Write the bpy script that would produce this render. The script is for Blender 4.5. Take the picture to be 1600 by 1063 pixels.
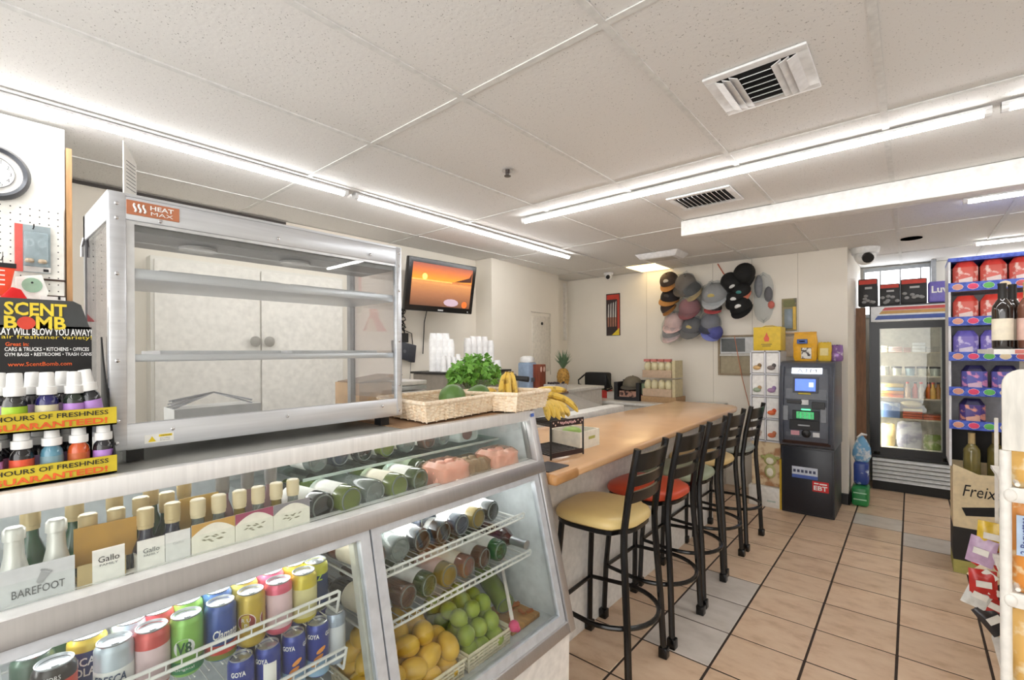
import bpy, bmesh, math, random
from math import sin, cos, pi, radians, sqrt
from mathutils import Vector, Matrix
random.seed(7)
SC = bpy.context.scene
for o in list(bpy.data.objects): bpy.data.objects.remove(o)
COL = SC.collection

# ---------------------------------------------------------------- camera, world, exposure
FPX, YAW, ROLL, CYPX, CAMH = 731.301, -0.7061, -0.00629, 550.17, 1.463
cam_d = bpy.data.cameras.new('camera'); cam = bpy.data.objects.new('camera', cam_d); COL.objects.link(cam)
cam_d.sensor_fit = 'HORIZONTAL'; cam_d.sensor_width = 36.0; cam_d.lens = 36.0*FPX/1600
cam_d.shift_y = (CYPX-531.5)/1600; cam_d.clip_start = 0.02; cam_d.clip_end = 60
_fw = Vector((sin(YAW), cos(YAW), 0)); _rt0 = Vector((cos(YAW), -sin(YAW), 0)); _up0 = Vector((0, 0, 1))
_rt = _rt0*cos(ROLL)+_up0*sin(ROLL); _up = -_rt0*sin(ROLL)+_up0*cos(ROLL)
cam.matrix_world = Matrix(((_rt.x, _up.x, -_fw.x, 0), (_rt.y, _up.y, -_fw.y, 0), (_rt.z, _up.z, -_fw.z, CAMH), (0, 0, 0, 1)))
SC.camera = cam
W = bpy.data.worlds.new('world'); SC.world = W; W.use_nodes = True
W.node_tree.nodes['Background'].inputs[0].default_value = (1.0, 0.985, 0.965, 1)
W.node_tree.nodes['Background'].inputs[1].default_value = 1.7  # even background, raised as frontal fill through the open rear side
SC.view_settings.view_transform = 'Standard'; SC.view_settings.look = 'None'
SC.view_settings.gamma = 1.0; SC.view_settings.use_curve_mapping = False
SC.view_settings.exposure = 1.1
TUBE_POWER = 15.0

# surveying helpers: where the sight line of a photo point meets a plane of the room
_C = Vector((0, 0, CAMH))
def _ray(x, y): return _fw+_rt*((x-800)/FPX)-_up*((y-CYPX)/FPX)
def PZ(x, y, z): d = _ray(x, y); return _C+d*((z-CAMH)/d.z)
def PX(x, y, v): d = _ray(x, y); return _C+d*(v/d.x)
def PY(x, y, v): d = _ray(x, y); return _C+d*(v/d.y)

# ---------------------------------------------------------------- materials
def lin(c):
    r = []
    for v in c:
        v /= 255.0
        r.append(v/12.92 if v <= 0.04045 else ((v+0.055)/1.055)**2.4)
    return r
MATS = {}
def M(name, col=(200, 200, 200), rough=0.5, metal=0.0, noise=(30, 0.06), bump=None, emit=0.0, alpha=1.0, coat=0.0, spec=0.5, aniso=None, col2=None, n2=None):
    if name in MATS: return MATS[name]
    m = bpy.data.materials.new(name); m.use_nodes = True; nt = m.node_tree; b = nt.nodes['Principled BSDF']
    c = lin(col); tc = nt.nodes.new('ShaderNodeTexCoord')
    nz = nt.nodes.new('ShaderNodeTexNoise'); nz.inputs['Scale'].default_value = noise[0]; nz.inputs['Detail'].default_value = 4
    if aniso:
        mp = nt.nodes.new('ShaderNodeMapping'); mp.inputs['Scale'].default_value = aniso
        nt.links.new(tc.outputs['Object'], mp.inputs[0]); nt.links.new(mp.outputs[0], nz.inputs[0])
    else: nt.links.new(tc.outputs['Object'], nz.inputs[0])
    rp = nt.nodes.new('ShaderNodeValToRGB'); a = noise[1]
    if n2: rp.color_ramp.elements[0].position, rp.color_ramp.elements[1].position = n2
    else: rp.color_ramp.elements[0].position, rp.color_ramp.elements[1].position = 0.3, 0.7
    c1 = lin(col2) if col2 else [v*(1-2*a) for v in c]
    rp.color_ramp.elements[0].color = (*c1, 1); rp.color_ramp.elements[1].color = (*[min(1, v*(1+a)) if not col2 else v for v in c], 1)
    nt.links.new(nz.outputs[0], rp.inputs[0]); nt.links.new(rp.outputs[0], b.inputs['Base Color'])
    b.inputs['Roughness'].default_value = rough; b.inputs['Metallic'].default_value = metal
    b.inputs['Specular IOR Level'].default_value = spec
    if coat: b.inputs['Coat Weight'].default_value = coat; b.inputs['Coat Roughness'].default_value = 0.05
    if emit:
        b.inputs['Emission Color'].default_value = (*c, 1); b.inputs['Emission Strength'].default_value = emit
    if bump:
        n2_ = nt.nodes.new('ShaderNodeTexNoise'); n2_.inputs['Scale'].default_value = bump[0]; n2_.inputs['Detail'].default_value = 5
        nt.links.new(tc.outputs['Object'], n2_.inputs[0])
        bp = nt.nodes.new('ShaderNodeBump'); bp.inputs['Strength'].default_value = bump[1]; bp.inputs['Distance'].default_value = 0.004
        nt.links.new(n2_.outputs[0], bp.inputs['Height']); nt.links.new(bp.outputs[0], b.inputs['Normal'])
    if alpha < 1:
        tr = nt.nodes.new('ShaderNodeBsdfTransparent'); tr.inputs[0].default_value = (*[min(1, .5+.5*v) for v in c], 1)
        mx = nt.nodes.new('ShaderNodeMixShader'); mx.inputs[0].default_value = alpha
        out = nt.nodes['Material Output']
        nt.links.new(tr.outputs[0], mx.inputs[1]); nt.links.new(b.outputs[0], mx.inputs[2]); nt.links.new(mx.outputs[0], out.inputs[0])
    MATS[name] = m; return m
def glass(name, tint=(240, 246, 244), refl=0.06, rough=0.01, haze=0.0):
    """thin pane: clear, with a little mirror reflection growing at grazing angles"""
    if name in MATS: return MATS[name]
    m = bpy.data.materials.new(name); m.use_nodes = True; nt = m.node_tree
    nt.nodes.remove(nt.nodes['Principled BSDF']); out = nt.nodes['Material Output']
    tr = nt.nodes.new('ShaderNodeBsdfTransparent'); tr.inputs[0].default_value = (*lin(tint), 1)
    gl = nt.nodes.new('ShaderNodeBsdfGlossy'); gl.inputs['Roughness'].default_value = rough
    lw = nt.nodes.new('ShaderNodeLayerWeight'); lw.inputs[0].default_value = 0.12
    mp = nt.nodes.new('ShaderNodeMapRange'); mp.inputs['To Min'].default_value = refl; mp.inputs['To Max'].default_value = 0.75
    nt.links.new(lw.outputs['Fresnel'], mp.inputs['Value'])
    mx = nt.nodes.new('ShaderNodeMixShader'); nt.links.new(mp.outputs[0], mx.inputs[0])
    nt.links.new(tr.outputs[0], mx.inputs[1]); nt.links.new(gl.outputs[0], mx.inputs[2])
    last = mx
    if haze:
        df = nt.nodes.new('ShaderNodeBsdfDiffuse'); df.inputs[0].default_value = (.8, .82, .82, 1)
        m2 = nt.nodes.new('ShaderNodeMixShader'); m2.inputs[0].default_value = haze
        nt.links.new(mx.outputs[0], m2.inputs[1]); nt.links.new(df.outputs[0], m2.inputs[2]); last = m2
    nt.links.new(last.outputs[0], out.inputs[0]); MATS[name] = m; return m
WHITE = M('white_plastic', (236, 236, 234), .4); BLACK = M('black_plastic', (22, 21, 22), .4, noise=(20, .1))
STEEL = M('stainless', (200, 202, 206), .28, .9, noise=(8, .05), aniso=(1, 1, 40))
ALU = M('aluminium', (205, 207, 210), .38, .75, noise=(6, .05))
CHROME = M('chrome', (215, 215, 218), .12, 1.0); INK = M('ink_black', (25, 24, 26), .7); INKGREY = M('ink_grey', (95, 98, 100), .7)
PAPER = M('paper_white', (240, 238, 232), .75); CARD = M('cardboard', (176, 142, 104), .85, noise=(40, .08))
def C(r, g, b, rough=.5, **k): return M('colour_%d_%d_%d_%d' % (r, g, b, int(rough*100)), (r, g, b), rough, **k)

# ---------------------------------------------------------------- mesh building
class MB:
    def __init__(s): s.v = []; s.f = []; s.mi = []; s.m = 0; s.M = Matrix.Identity(4)
    def add(s, vs, fs):
        n = len(s.v); s.v += [s.M @ Vector(p) for p in vs]; s.f += [tuple(i+n for i in f) for f in fs]; s.mi += [s.m]*len(fs); return s
    def box(s, a, b):
        x0, y0, z0 = [min(p, q) for p, q in zip(a, b)]; x1, y1, z1 = [max(p, q) for p, q in zip(a, b)]
        return s.add([(x0, y0, z0), (x1, y0, z0), (x1, y1, z0), (x0, y1, z0), (x0, y0, z1), (x1, y0, z1), (x1, y1, z1), (x0, y1, z1)],
                     [(0, 3, 2, 1), (4, 5, 6, 7), (0, 1, 5, 4), (1, 2, 6, 5), (2, 3, 7, 6), (3, 0, 4, 7)])
    def cbox(s, c, d): return s.box([c[i]-d[i]/2 for i in range(3)], [c[i]+d[i]/2 for i in range(3)])
    def hexa(s, p):   # 8 points: bottom 4 ccw, top 4 ccw
        return s.add(p, [(0, 3, 2, 1), (4, 5, 6, 7), (0, 1, 5, 4), (1, 2, 6, 5), (2, 3, 7, 6), (3, 0, 4, 7)])
    def prism(s, poly, axis, a, b):
        """polygon given in the two other axes (order x,y,z minus axis)"""
        def mk(p, t): l = list(p); l.insert(axis, t); return tuple(l)
        n = len(poly); vs = [mk(p, a) for p in poly]+[mk(p, b) for p in poly]
        return s.add(vs, [tuple(range(n-1, -1, -1)), tuple(range(n, 2*n))]+[(i, (i+1) % n, n+(i+1) % n, n+i) for i in range(n)])
    def cyl(s, p0, p1, r0, r1=None, n=14): return s.tube([p0, p1], [r0, r0 if r1 is None else r1], n)
    def tube(s, path, r, n=8, closed=False, cap=True):
        path = [Vector(p) for p in path]; k = len(path); rs = r if isinstance(r, (list, tuple)) else [r]*k
        up = None; vs = []
        for i, p in enumerate(path):
            if closed: t = path[(i+1) % k]-path[i-1]
            else: t = path[min(i+1, k-1)]-path[max(i-1, 0)]
            t.normalize()
            if up is None:
                up = Vector((0, 0, 1)) if abs(t.z) < .9 else Vector((1, 0, 0))
            a = t.cross(up)
            if a.length < 1e-5: a = t.cross(Vector((0, 1, 0)))
            a.normalize(); b = a.cross(t); up = b
            vs += [p+(a*cos(2*pi*j/n)+b*sin(2*pi*j/n))*rs[i] for j in range(n)]
        fs = []
        for i in range(k if closed else k-1):
            for j in range(n):
                a0 = i*n+j; a1 = i*n+(j+1) % n; b0 = ((i+1) % k)*n+j; b1 = ((i+1) % k)*n+(j+1) % n
                fs.append((a0, a1, b1, b0))
        if cap and not closed: fs += [tuple(range(n-1, -1, -1)), tuple(range((k-1)*n, k*n))]
        return s.add(vs, fs)
    def lathe(s, prof, n=20, c=(0, 0, 0)):
        vs = []; fs = []
        for r, z in prof: vs += [(c[0]+r*cos(2*pi*j/n), c[1]+r*sin(2*pi*j/n), c[2]+z) for j in range(n)]
        for i in range(len(prof)-1):
            for j in range(n): fs.append((i*n+j, i*n+(j+1) % n, (i+1)*n+(j+1) % n, (i+1)*n+j))
        fs += [tuple(range(n-1, -1, -1)), tuple(range((len(prof)-1)*n, len(prof)*n))]
        return s.add(vs, fs)
    def ball(s, c, r, n=14, m=8, sq=None):
        rx, ry, rz = (r, r, r) if not isinstance(r, (tuple, list)) else r
        vs = []; fs = []
        for i in range(m+1):
            t = pi*i/m; rr = max(sin(t), 1e-3)
            vs += [(c[0]+rx*rr*cos(2*pi*j/n), c[1]+ry*rr*sin(2*pi*j/n), c[2]-rz*cos(t)) for j in range(n)]
        for i in range(m):
            for j in range(n): fs.append((i*n+j, i*n+(j+1) % n, (i+1)*n+(j+1) % n, (i+1)*n+j))
        return s.add(vs, fs)
    def grid(s, fn, nu, nv, wrap=False):
        vs = [fn(i/nu, j/nv) for j in range(nv+1) for i in range(nu+1)]
        return s.add(vs, [(j*(nu+1)+i, j*(nu+1)+i+1, (j+1)*(nu+1)+i+1, (j+1)*(nu+1)+i) for j in range(nv) for i in range(nu)])
    def build(s, name, mat, parent=None, label=None, smooth=False, bevel=0, seg=2, kind=None):
        me = bpy.data.meshes.new(name); off = Vector((0, 0, 0)); p = parent
        while p is not None: off += p.location; p = p.parent
        me.from_pydata([tuple(v-off) for v in s.v], [], s.f)
        mats = mat if isinstance(mat, (list, tuple)) else [mat]
        for m in mats: me.materials.append(m)
        if len(mats) > 1: me.polygons.foreach_set('material_index', s.mi)
        bm = bmesh.new(); bm.from_mesh(me); bmesh.ops.recalc_face_normals(bm, faces=bm.faces)
        if bevel:
            es = [e for e in bm.edges if len(e.link_faces) == 2 and e.calc_face_angle(0) > radians(30)]
            bmesh.ops.bevel(bm, geom=es, offset=bevel, segments=seg, affect='EDGES', profile=.5, clamp_overlap=True)
        bm.to_mesh(me); bm.free()
        if smooth or bevel:
            me.polygons.foreach_set('use_smooth', [True]*len(me.polygons))
            try: me.set_sharp_from_angle(angle=radians(40))
            except Exception: pass
        o = bpy.data.objects.new(name, me); COL.objects.link(o)
        if parent is not None: o.parent = parent
        if label: o['label'] = label
        if kind: o['kind'] = kind
        return o
def box(name, a, b, mat, parent=None, bevel=0, **k): return MB().box(a, b).build(name, mat, parent, bevel=bevel, **k)
def tag(o, label, cat, group=None):
    o['label'] = label; o['category'] = cat
    if group: o['group'] = group
    return o
def thing(name, label, cat, loc=(0, 0, 0), group=None):
    o = bpy.data.objects.new(name, None); COL.objects.link(o); o.location = loc; o.empty_display_size = .05
    return tag(o, label, cat, group)
def struct(o): o['kind'] = 'structure'; return o
def sempty(name, loc=(0, 0, 0)):
    o = bpy.data.objects.new(name, None); COL.objects.link(o); o.location = loc; o.empty_display_size = .05; return struct(o)
def dup(root, loc, rot=None, label=None, group=None, scale=None):
    r = root.copy(); COL.objects.link(r); r.location = loc
    if rot is not None: r.rotation_euler = rot
    if scale is not None: r.scale = scale
    if label: r['label'] = label
    if group: r['group'] = group
    for ch in list(root.children):
        c = ch.copy(); COL.objects.link(c); c.parent = r
        for g in list(ch.children):
            d = g.copy(); COL.objects.link(d); d.parent = c
    return r
_tx = {}
def tmesh(s, bold=0.0, shear=0.0):
    k = (s, bold, shear)
    if k not in _tx:
        cu = bpy.data.curves.new('lettering', 'FONT'); cu.body = s; cu.size = 1; cu.offset = bold; cu.shear = shear; cu.resolution_u = 2
        ob = bpy.data.objects.new('lettering_tmp', cu); COL.objects.link(ob)
        dg = bpy.context.evaluated_depsgraph_get(); me = bpy.data.meshes.new_from_object(ob.evaluated_get(dg))
        vs = [v.co.copy() for v in me.vertices]; fs = [tuple(p.vertices) for p in me.polygons]
        x0 = min(v.x for v in vs); x1 = max(v.x for v in vs); y0 = min(v.y for v in vs); y1 = max(v.y for v in vs)
        _tx[k] = ([((v.x-x0)/(x1-x0)-.5, (v.y-y0)/(y1-y0)-.5) for v in vs], fs, (x1-x0)/(y1-y0))
        bpy.data.objects.remove(ob); bpy.data.curves.remove(cu); bpy.data.meshes.remove(me)
    return _tx[k]
def text(s, mat, parent, c, u, v, h, w=None, bold=0.0, shear=0.0, name='lettering', lift=.0012, arc=None, ang=0):
    """flat print: centred on c, running along u, standing along v; arc = radius of a round can it wraps"""
    vs, fs, asp = tmesh(s, bold, shear); w = w or h*asp; u = Vector(u).normalized(); v = Vector(v).normalized(); n = u.cross(v); c = Vector(c)
    mb = MB()
    if arc:
        pts = []
        for x, y in vs:
            a = ang+x*w/arc
            pts.append(c+Vector((cos(a), sin(a), 0))*(arc+lift)+Vector((0, 0, y*h)))
    else: pts = [c+n*lift+u*(x*w)+v*(y*h) for x, y in vs]
    return mb.add(pts, fs).build(name, mat, parent)
# ================================================================ STRUCTURE
CEIL = 2.435
m_wall = M('painted_wall', (236, 229, 216), .6, noise=(3, .015), bump=(60, .05))
m_wallw = M('painted_wall_white', (232, 229, 221), .55, noise=(3, .015), bump=(60, .05))
m_grout = M('grout', (58, 45, 37), .9, noise=(60, .15), bump=(200, .3))
def tile_mat(name, col, dark, blot):
    m = bpy.data.materials.new(name); m.use_nodes = True; nt = m.node_tree; b = nt.nodes['Principled BSDF']
    tc = nt.nodes.new('ShaderNodeTexCoord'); oi = nt.nodes.new('ShaderNodeObjectInfo'); ad = nt.nodes.new('ShaderNodeVectorMath'); ad.operation = 'ADD'
    cb = nt.nodes.new('ShaderNodeCombineXYZ'); ml = nt.nodes.new('ShaderNodeMath'); ml.operation = 'MULTIPLY'; ml.inputs[1].default_value = 37.0
    nt.links.new(oi.outputs['Random'], ml.inputs[0]); nt.links.new(ml.outputs[0], cb.inputs[0]); nt.links.new(ml.outputs[0], cb.inputs[1])
    nt.links.new(tc.outputs['Object'], ad.inputs[0]); nt.links.new(cb.outputs[0], ad.inputs[1])
    mp = nt.nodes.new('ShaderNodeMapping'); mp.inputs['Scale'].default_value = (1, 1.8, 1); nt.links.new(ad.outputs[0], mp.inputs[0])
    n1 = nt.nodes.new('ShaderNodeTexNoise'); n1.inputs['Scale'].default_value = 6; n1.inputs['Detail'].default_value = 6; n1.inputs['Roughness'].default_value = .62
    nt.links.new(mp.outputs[0], n1.inputs[0])
    r = nt.nodes.new('ShaderNodeValToRGB'); e = r.color_ramp.elements
    e[0].position = .32; e[0].color = (*lin(dark), 1); e[1].position = .66; e[1].color = (*lin(col), 1)
    k = e.new(.48); k.color = (*lin(blot), 1); nt.links.new(n1.outputs[0], r.inputs[0])
    hs = nt.nodes.new('ShaderNodeHueSaturation'); mr = nt.nodes.new('ShaderNodeMapRange'); mr.inputs['To Min'].default_value = .93; mr.inputs['To Max'].default_value = 1.05
    nt.links.new(oi.outputs['Random'], mr.inputs[0]); nt.links.new(mr.outputs[0], hs.inputs['Value']); nt.links.new(r.outputs[0], hs.inputs['Color'])
    nt.links.new(hs.outputs[0], b.inputs['Base Color']); b.inputs['Roughness'].default_value = .33
    bp = nt.nodes.new('ShaderNodeBump'); bp.inputs['Strength'].default_value = .12; bp.inputs['Distance'].default_value = .003
    nt.links.new(n1.outputs[0], bp.inputs['Height']); nt.links.new(bp.outputs[0], b.inputs['Normal']); return m
m_tile = tile_mat('ceramic_tile_sand', (228, 201, 172), (198, 164, 132), (220, 190, 160))
m_tileg = tile_mat('ceramic_tile_grey', (214, 205, 196), (194, 184, 174), (206, 197, 187))
floor = struct(box('floor', (-3.7, -2.0, -.1), (2.6, 7.3, -.0016), m_grout))
T = .3302; GX = -.0585; GY = 3.554
greys = set()
for q in ((1142, 920), (1116, 957), (1055, 1000), (1372, 815), (1449, 850)):
    p = PZ(*q, 0); greys.add((math.floor((p.x-GX)/T), math.floor((p.y-GY)/T)))
tmb = MB().box((-T/2+.005, -T/2+.0042, -.009), (T/2-.005, T/2-.0042, 0)); proto = None
for i in range(-5, 7):
    for j in range(-7, 11):
        c = (GX+(i+.5)*T, GY+(j+.5)*T, random.uniform(-.0006, .0006))
        if proto is None:
            proto = tmb.build('floor_tile', m_tile, floor, bevel=.002, seg=1); proto.location = c
            gme = proto.data.copy(); gme.materials[0] = m_tileg; continue
        t = proto.copy(); COL.objects.link(t); t.location = c
        if (i, j) in greys: t.data = gme
# ceiling --------------------------------------------------------
def ceil_mat():
    m = bpy.data.materials.new('mineral_ceiling_board'); m.use_nodes = True; nt = m.node_tree; b = nt.nodes['Principled BSDF']
    tc = nt.nodes.new('ShaderNodeTexCoord')
    v = nt.nodes.new('ShaderNodeTexNoise'); v.inputs['Scale'].default_value = 150; v.inputs['Detail'].default_value = 1.5
    nt.links.new(tc.outputs['Object'], v.inputs[0])
    r = nt.nodes.new('ShaderNodeValToRGB'); e = r.color_ramp.elements
    e[0].position = .285; e[0].color = (.42, .40, .38, 1); e[1].position = .33; e[1].color = (*lin((233, 231, 228)), 1)
    nt.links.new(v.outputs[0], r.inputs[0]); nt.links.new(r.outputs[0], b.inputs['Base Color']); b.inputs['Roughness'].default_value = .9
    n = nt.nodes.new('ShaderNodeTexNoise'); n.inputs['Scale'].default_value = 55; n.inputs['Detail'].default_value = 5
    nt.links.new(tc.outputs['Object'], n.inputs[0]); bp = nt.nodes.new('ShaderNodeBump'); bp.inputs['Strength'].default_value = .25; bp.inputs['Distance'].default_value = .004
    nt.links.new(n.outputs[0], bp.inputs['Height']); nt.links.new(bp.outputs[0], b.inputs['Normal']); return m
m_ceil = ceil_mat(); m_tee = M('white_tee_metal', (228, 227, 224), .8, spec=.2)
ceiling = struct(box('ceiling', (-3.7, -1.3, CEIL+.03), (2.6, 7.3, CEIL+.08), M('plenum', (120, 118, 114), .9)))
LX = [-3.75, -3.13, -2.52, -1.91, -1.30, -.69, -.08, .53, 1.14, 1.75, 2.36, 2.6]; LY = [-1.3, .02, 1.24, 2.46, 3.68, 4.90, 6.12, 7.3]
gap = (4, 3)
for i in range(len(LX)-1):
    for j in range(len(LY)-1):
        d = random.uniform(0, .004)
        box('ceiling_tile', (LX[i]+.006, LY[j]+.006, CEIL+.002+d), (LX[i+1]-.006, LY[j+1]-.006, CEIL+.018+d), m_ceil, ceiling)
for x in LX[1:-1]: box('ceiling_tee', (x-.012, -1.3, CEIL-.002), (x+.012, 7.3, CEIL+.003), m_tee, ceiling)
for y in LY[1:-1]:
    for i in range(len(LX)-1): box('cross_tee', (LX[i]+.012, y-.012, CEIL-.0012), (LX[i+1]-.012, y+.012, CEIL+.003), m_tee, ceiling)
# walls ------------------------------------------------------------
wl = struct(box('wall_left', (-3.75, -2, 0), (-3.52, 3.6, CEIL+.002), m_wall))
col = struct(MB().prism([(-3.75, 3.54), (-3.29, 3.54), (-3.42, 4.94), (-3.75, 4.94)], 2, 0, CEIL+.002).build('wall_column', m_wall))
struct(box('wall_recess', (-3.75, 4.94, 0), (-3.62, 5.6, CEIL+.002), m_wall))
bw = struct(MB().box((-3.75, 5.43, 0), (-.455, 7.3, CEIL+.002)).build('wall_back', m_wall))
for x in (-2.46, -1.68, -.86, -1.28):   # panel joints
    box('panel_joint', (x-.002, 5.4285, .1), (x+.002, 5.43, CEIL), M('joint_line', (196, 187, 172), .8), bw)  # thin strips in a darker tone than the wall
ws = struct(box('wall_side', (2.6, -2, 0), (2.75, 7.3, CEIL), m_wallw))
wf = struct(box('wall_far', (-.455, 7.0, 0), (2.6, 7.3, CEIL+.002), m_wallw))
bb = struct(MB().box((-.62, 5.40, 0), (-.447, 5.43, .10)).box((-.455, 5.4, 0), (-.443, 7.0, .10)).build('baseboard_back', M('black_vinyl_base', (20, 20, 20), .4)))
# high window in the alcove
win = sempty('window_1', (-.05, 6.98, 2.2)); m_day = M('daylight_pane', (250, 252, 255), .3, emit=2.2)
MB().box((-.42, 6.96, 1.84), (.17, 7.0, 1.88)).box((-.42, 6.96, 2.38), (.17, 7.0, 2.42)).build('window_frame', M('grey_window_frame', (168, 172, 176), .4, .2), win)
for x in (-.42, -.27, -.09, .085, .165): box('mullion', (x-.007, 6.95, 1.88), (x+.007, 7.0, 2.40), MATS['grey_window_frame'], win)
for a, b in ((-.413, -.277), (-.263, -.097), (-.083, .078), (.092, .158)): box('pane', (a, 6.975, 1.88), (b, 6.985, 2.385), m_day, win)
win2 = sempty('window_2', (.7, 6.98, 2.3))
box('window_frame', (.36, 6.96, 2.16), (1.3, 7.0, 2.2), MATS['grey_window_frame'], win2); box('pane', (.38, 6.975, 2.2), (1.28, 6.985, 2.42), m_day, win2)
box('jamb', (.17, 6.8, 1.9), (.21, 7.0, CEIL), MATS['grey_window_frame'], win)
# dropped beam ----------------------------------------------------
beam = struct(MB().hexa([(-1.31, 3.50, 2.325), (2.6, 3.50, 2.275), (2.6, 3.62, 2.275), (-1.31, 3.62, 2.325), (-1.31, 3.50, CEIL+.001), (2.6, 3.50, CEIL+.001), (2.6, 3.62, CEIL+.001), (-1.31, 3.62, CEIL+.001)]).build('trim_1', M('beam_white', (240, 240, 238), .5), bevel=.003))
# partition with pegboard on the left ----------------------------------
part = struct(box('wall_partition', (-3.52, -2, 0), (-2.75, .285, 2.425), m_wallw))
box('peg_panel', (-2.75, -.6, 1.2), (-2.738, .28, 2.085), M('pegboard_white', (232, 230, 222), .5), part)
pm = MB()
for i in range(26):
    for j in range(14):
        y = .262-i*.0275; z = 2.06-j*.0275
        pm.cyl((-2.7385, y, z), (-2.7375, y, z), .0026, n=6)
pm.build('peg_holes', INK, part, kind='stuff')
MB().box((-2.745, .19, 1.772), (-2.735, .283, 1.780)).box((-2.745, .215, 1.705), (-2.735, .283, 1.712)).build('shelf_slot', C(60, 40, 28), part)
struct(box('trim_2', (-2.80, .288, 0), (-2.735, .306, 2.345), M('pine_trim', (178, 136, 92), .6, noise=(12, .12), aniso=(8, 8, 1))))
struct(box('ceiling_gap_strip', (-3.53, .3, CEIL-.022), (-3.505, 1.55, CEIL-.004), C(58, 52, 48)))  # gap's shade put into a dark strip where wall meets ceiling
# cupboard doors on the wall behind the warmer
cup = thing('wall_cupboard', 'white double door cupboard with round knobs behind the food warmer', 'cupboard', (-3.45, 1.3, .9))
box('body', (-3.52, .72, .9), (-3.42, 1.95, 2.05), m_wallw, cup)
for a, b, k in ((.735, 1.325, 1.285), (1.335, 1.935, 1.375)):
    d = box('door', (-3.42, a, .92), (-3.40, b, 2.03), M('cupboard_paint', (236, 232, 224), .5), cup, bevel=.003)
    kb = MB(); kb.M = Matrix.Translation((-3.40, k, 1.545)) @ Matrix.Rotation(pi/2, 4, 'Y')
    kb.lathe([(.014, 0), (.012, .012), (.032, .016), (.036, .026), (.020, .036)], 16).build('knob', C(150, 146, 138, .4), d, smooth=True)
# access panel on the column
ap = thing('access_panel', 'cream painted access panel door on the wall column', 'panel door', (-3.38, 4.5, 1.23))
def colx(y): return -3.29-.13*(y-3.54)/1.4
MB().hexa([(colx(4.30)-.01, 4.30, 1.23), (colx(4.30)+.012, 4.30, 1.23), (colx(4.69)+.012, 4.69, 1.23), (colx(4.69)-.01, 4.69, 1.23),
           (colx(4.30)-.01, 4.30, 1.89), (colx(4.30)+.012, 4.30, 1.89), (colx(4.69)+.012, 4.69, 1.89), (colx(4.69)-.01, 4.69, 1.89)]).build('door_leaf', C(222, 215, 202), ap, bevel=.004)
MB().cyl((colx(4.5)+.01, 4.5, 1.80), (colx(4.5)+.022, 4.5, 1.80), .018, n=12).build('latch', BLACK, ap)
MB().tube([(colx(4.72)+.006, 4.71, 1.18), (colx(4.72)+.006, 4.71, 1.93), (colx(4.28)+.006, 4.28, 1.93)], .006, 6).build('frame_strip', C(206, 198, 184), ap)
box('cable_cover', (-3.62, 5.33, 1.62), (-3.585, 5.37, 2.40), C(232, 228, 220)); tag(bpy.data.objects['cable_cover'], 'narrow vertical white cable cover in the corner by the back wall', 'conduit')
# ================================================================ CEILING FITTINGS
m_tube = M('led_tube', (255, 255, 255), .4, emit=TUBE_POWER, noise=(5, 0)); m_fix = M('fixture_white', (238, 238, 238), .4)
def tube(a, b, label):
    a = Vector(a); b = Vector(b); d = (b-a).normalized(); t = thing('tube_light', label, 'tube light', (a+b)/2, 'slim ceiling tube lights'); s = Vector((-d.y, d.x, 0))
    mb = MB(); h = .016
    mb.hexa([a-s*.022+Vector((0, 0, -.012)), b-s*.022+Vector((0, 0, -.012)), b+s*.022+Vector((0, 0, -.012)), a+s*.022+Vector((0, 0, -.012)),
             a-s*.022, b-s*.022, b+s*.022, a+s*.022]); mb.build('housing', m_fix, t)
    n = 7; vs = []
    for p in (a+d*.02, b-d*.02): vs += [p+s*(.018*cos(pi*i/(n-1)))+Vector((0, 0, -.012-.022*sin(pi*i/(n-1)))) for i in range(n)]
    MB().add(vs, [(i, i+1, n+i+1, n+i) for i in range(n-1)]+[tuple(range(n)), tuple(range(n, 2*n))]).build('diffuser', m_tube, t)
    for p, q in ((a, a+d*.022), (b-d*.022, b)):
        MB().tube([p+Vector((0, 0, -.016)), q+Vector((0, 0, -.016))], .021, 10).build('end_cap', m_fix, t)
tube((-2.55, -.95, CEIL-.004), (-2.56, 1.49, CEIL-.004), 'tube light above the display case, nearer the wall clock')
tube((-2.565, 1.54, CEIL-.004), (-2.62, 3.97, CEIL-.004), 'tube light running towards the wall television')
tube((-2.15, 2.655, CEIL-.004), (.25, 2.675, CEIL-.004), 'tube light crossing the ceiling in front of the dropped beam')
tube((.275, 2.665, CEIL-.004), (2.5, 2.665, CEIL-.004), 'tube light cut off at the right edge, end to end with the crossing tube')
tube((.26, 4.19, CEIL-.004), (2.5, 4.22, CEIL-.004), 'tube light just behind the dropped beam above the candy display')
tube((.43, 5.94, CEIL-.004), (2.5, 5.97, CEIL-.004), 'tube light farthest back near the high windows')
tube((-1.9, -.75, CEIL-.004), (.5, -.75, CEIL-.004), 'added unseen tube light behind the camera, brightening the shop floor')  # unseen tube added behind the camera to brighten the room
m_dark = C(40, 40, 40, .8)
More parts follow.
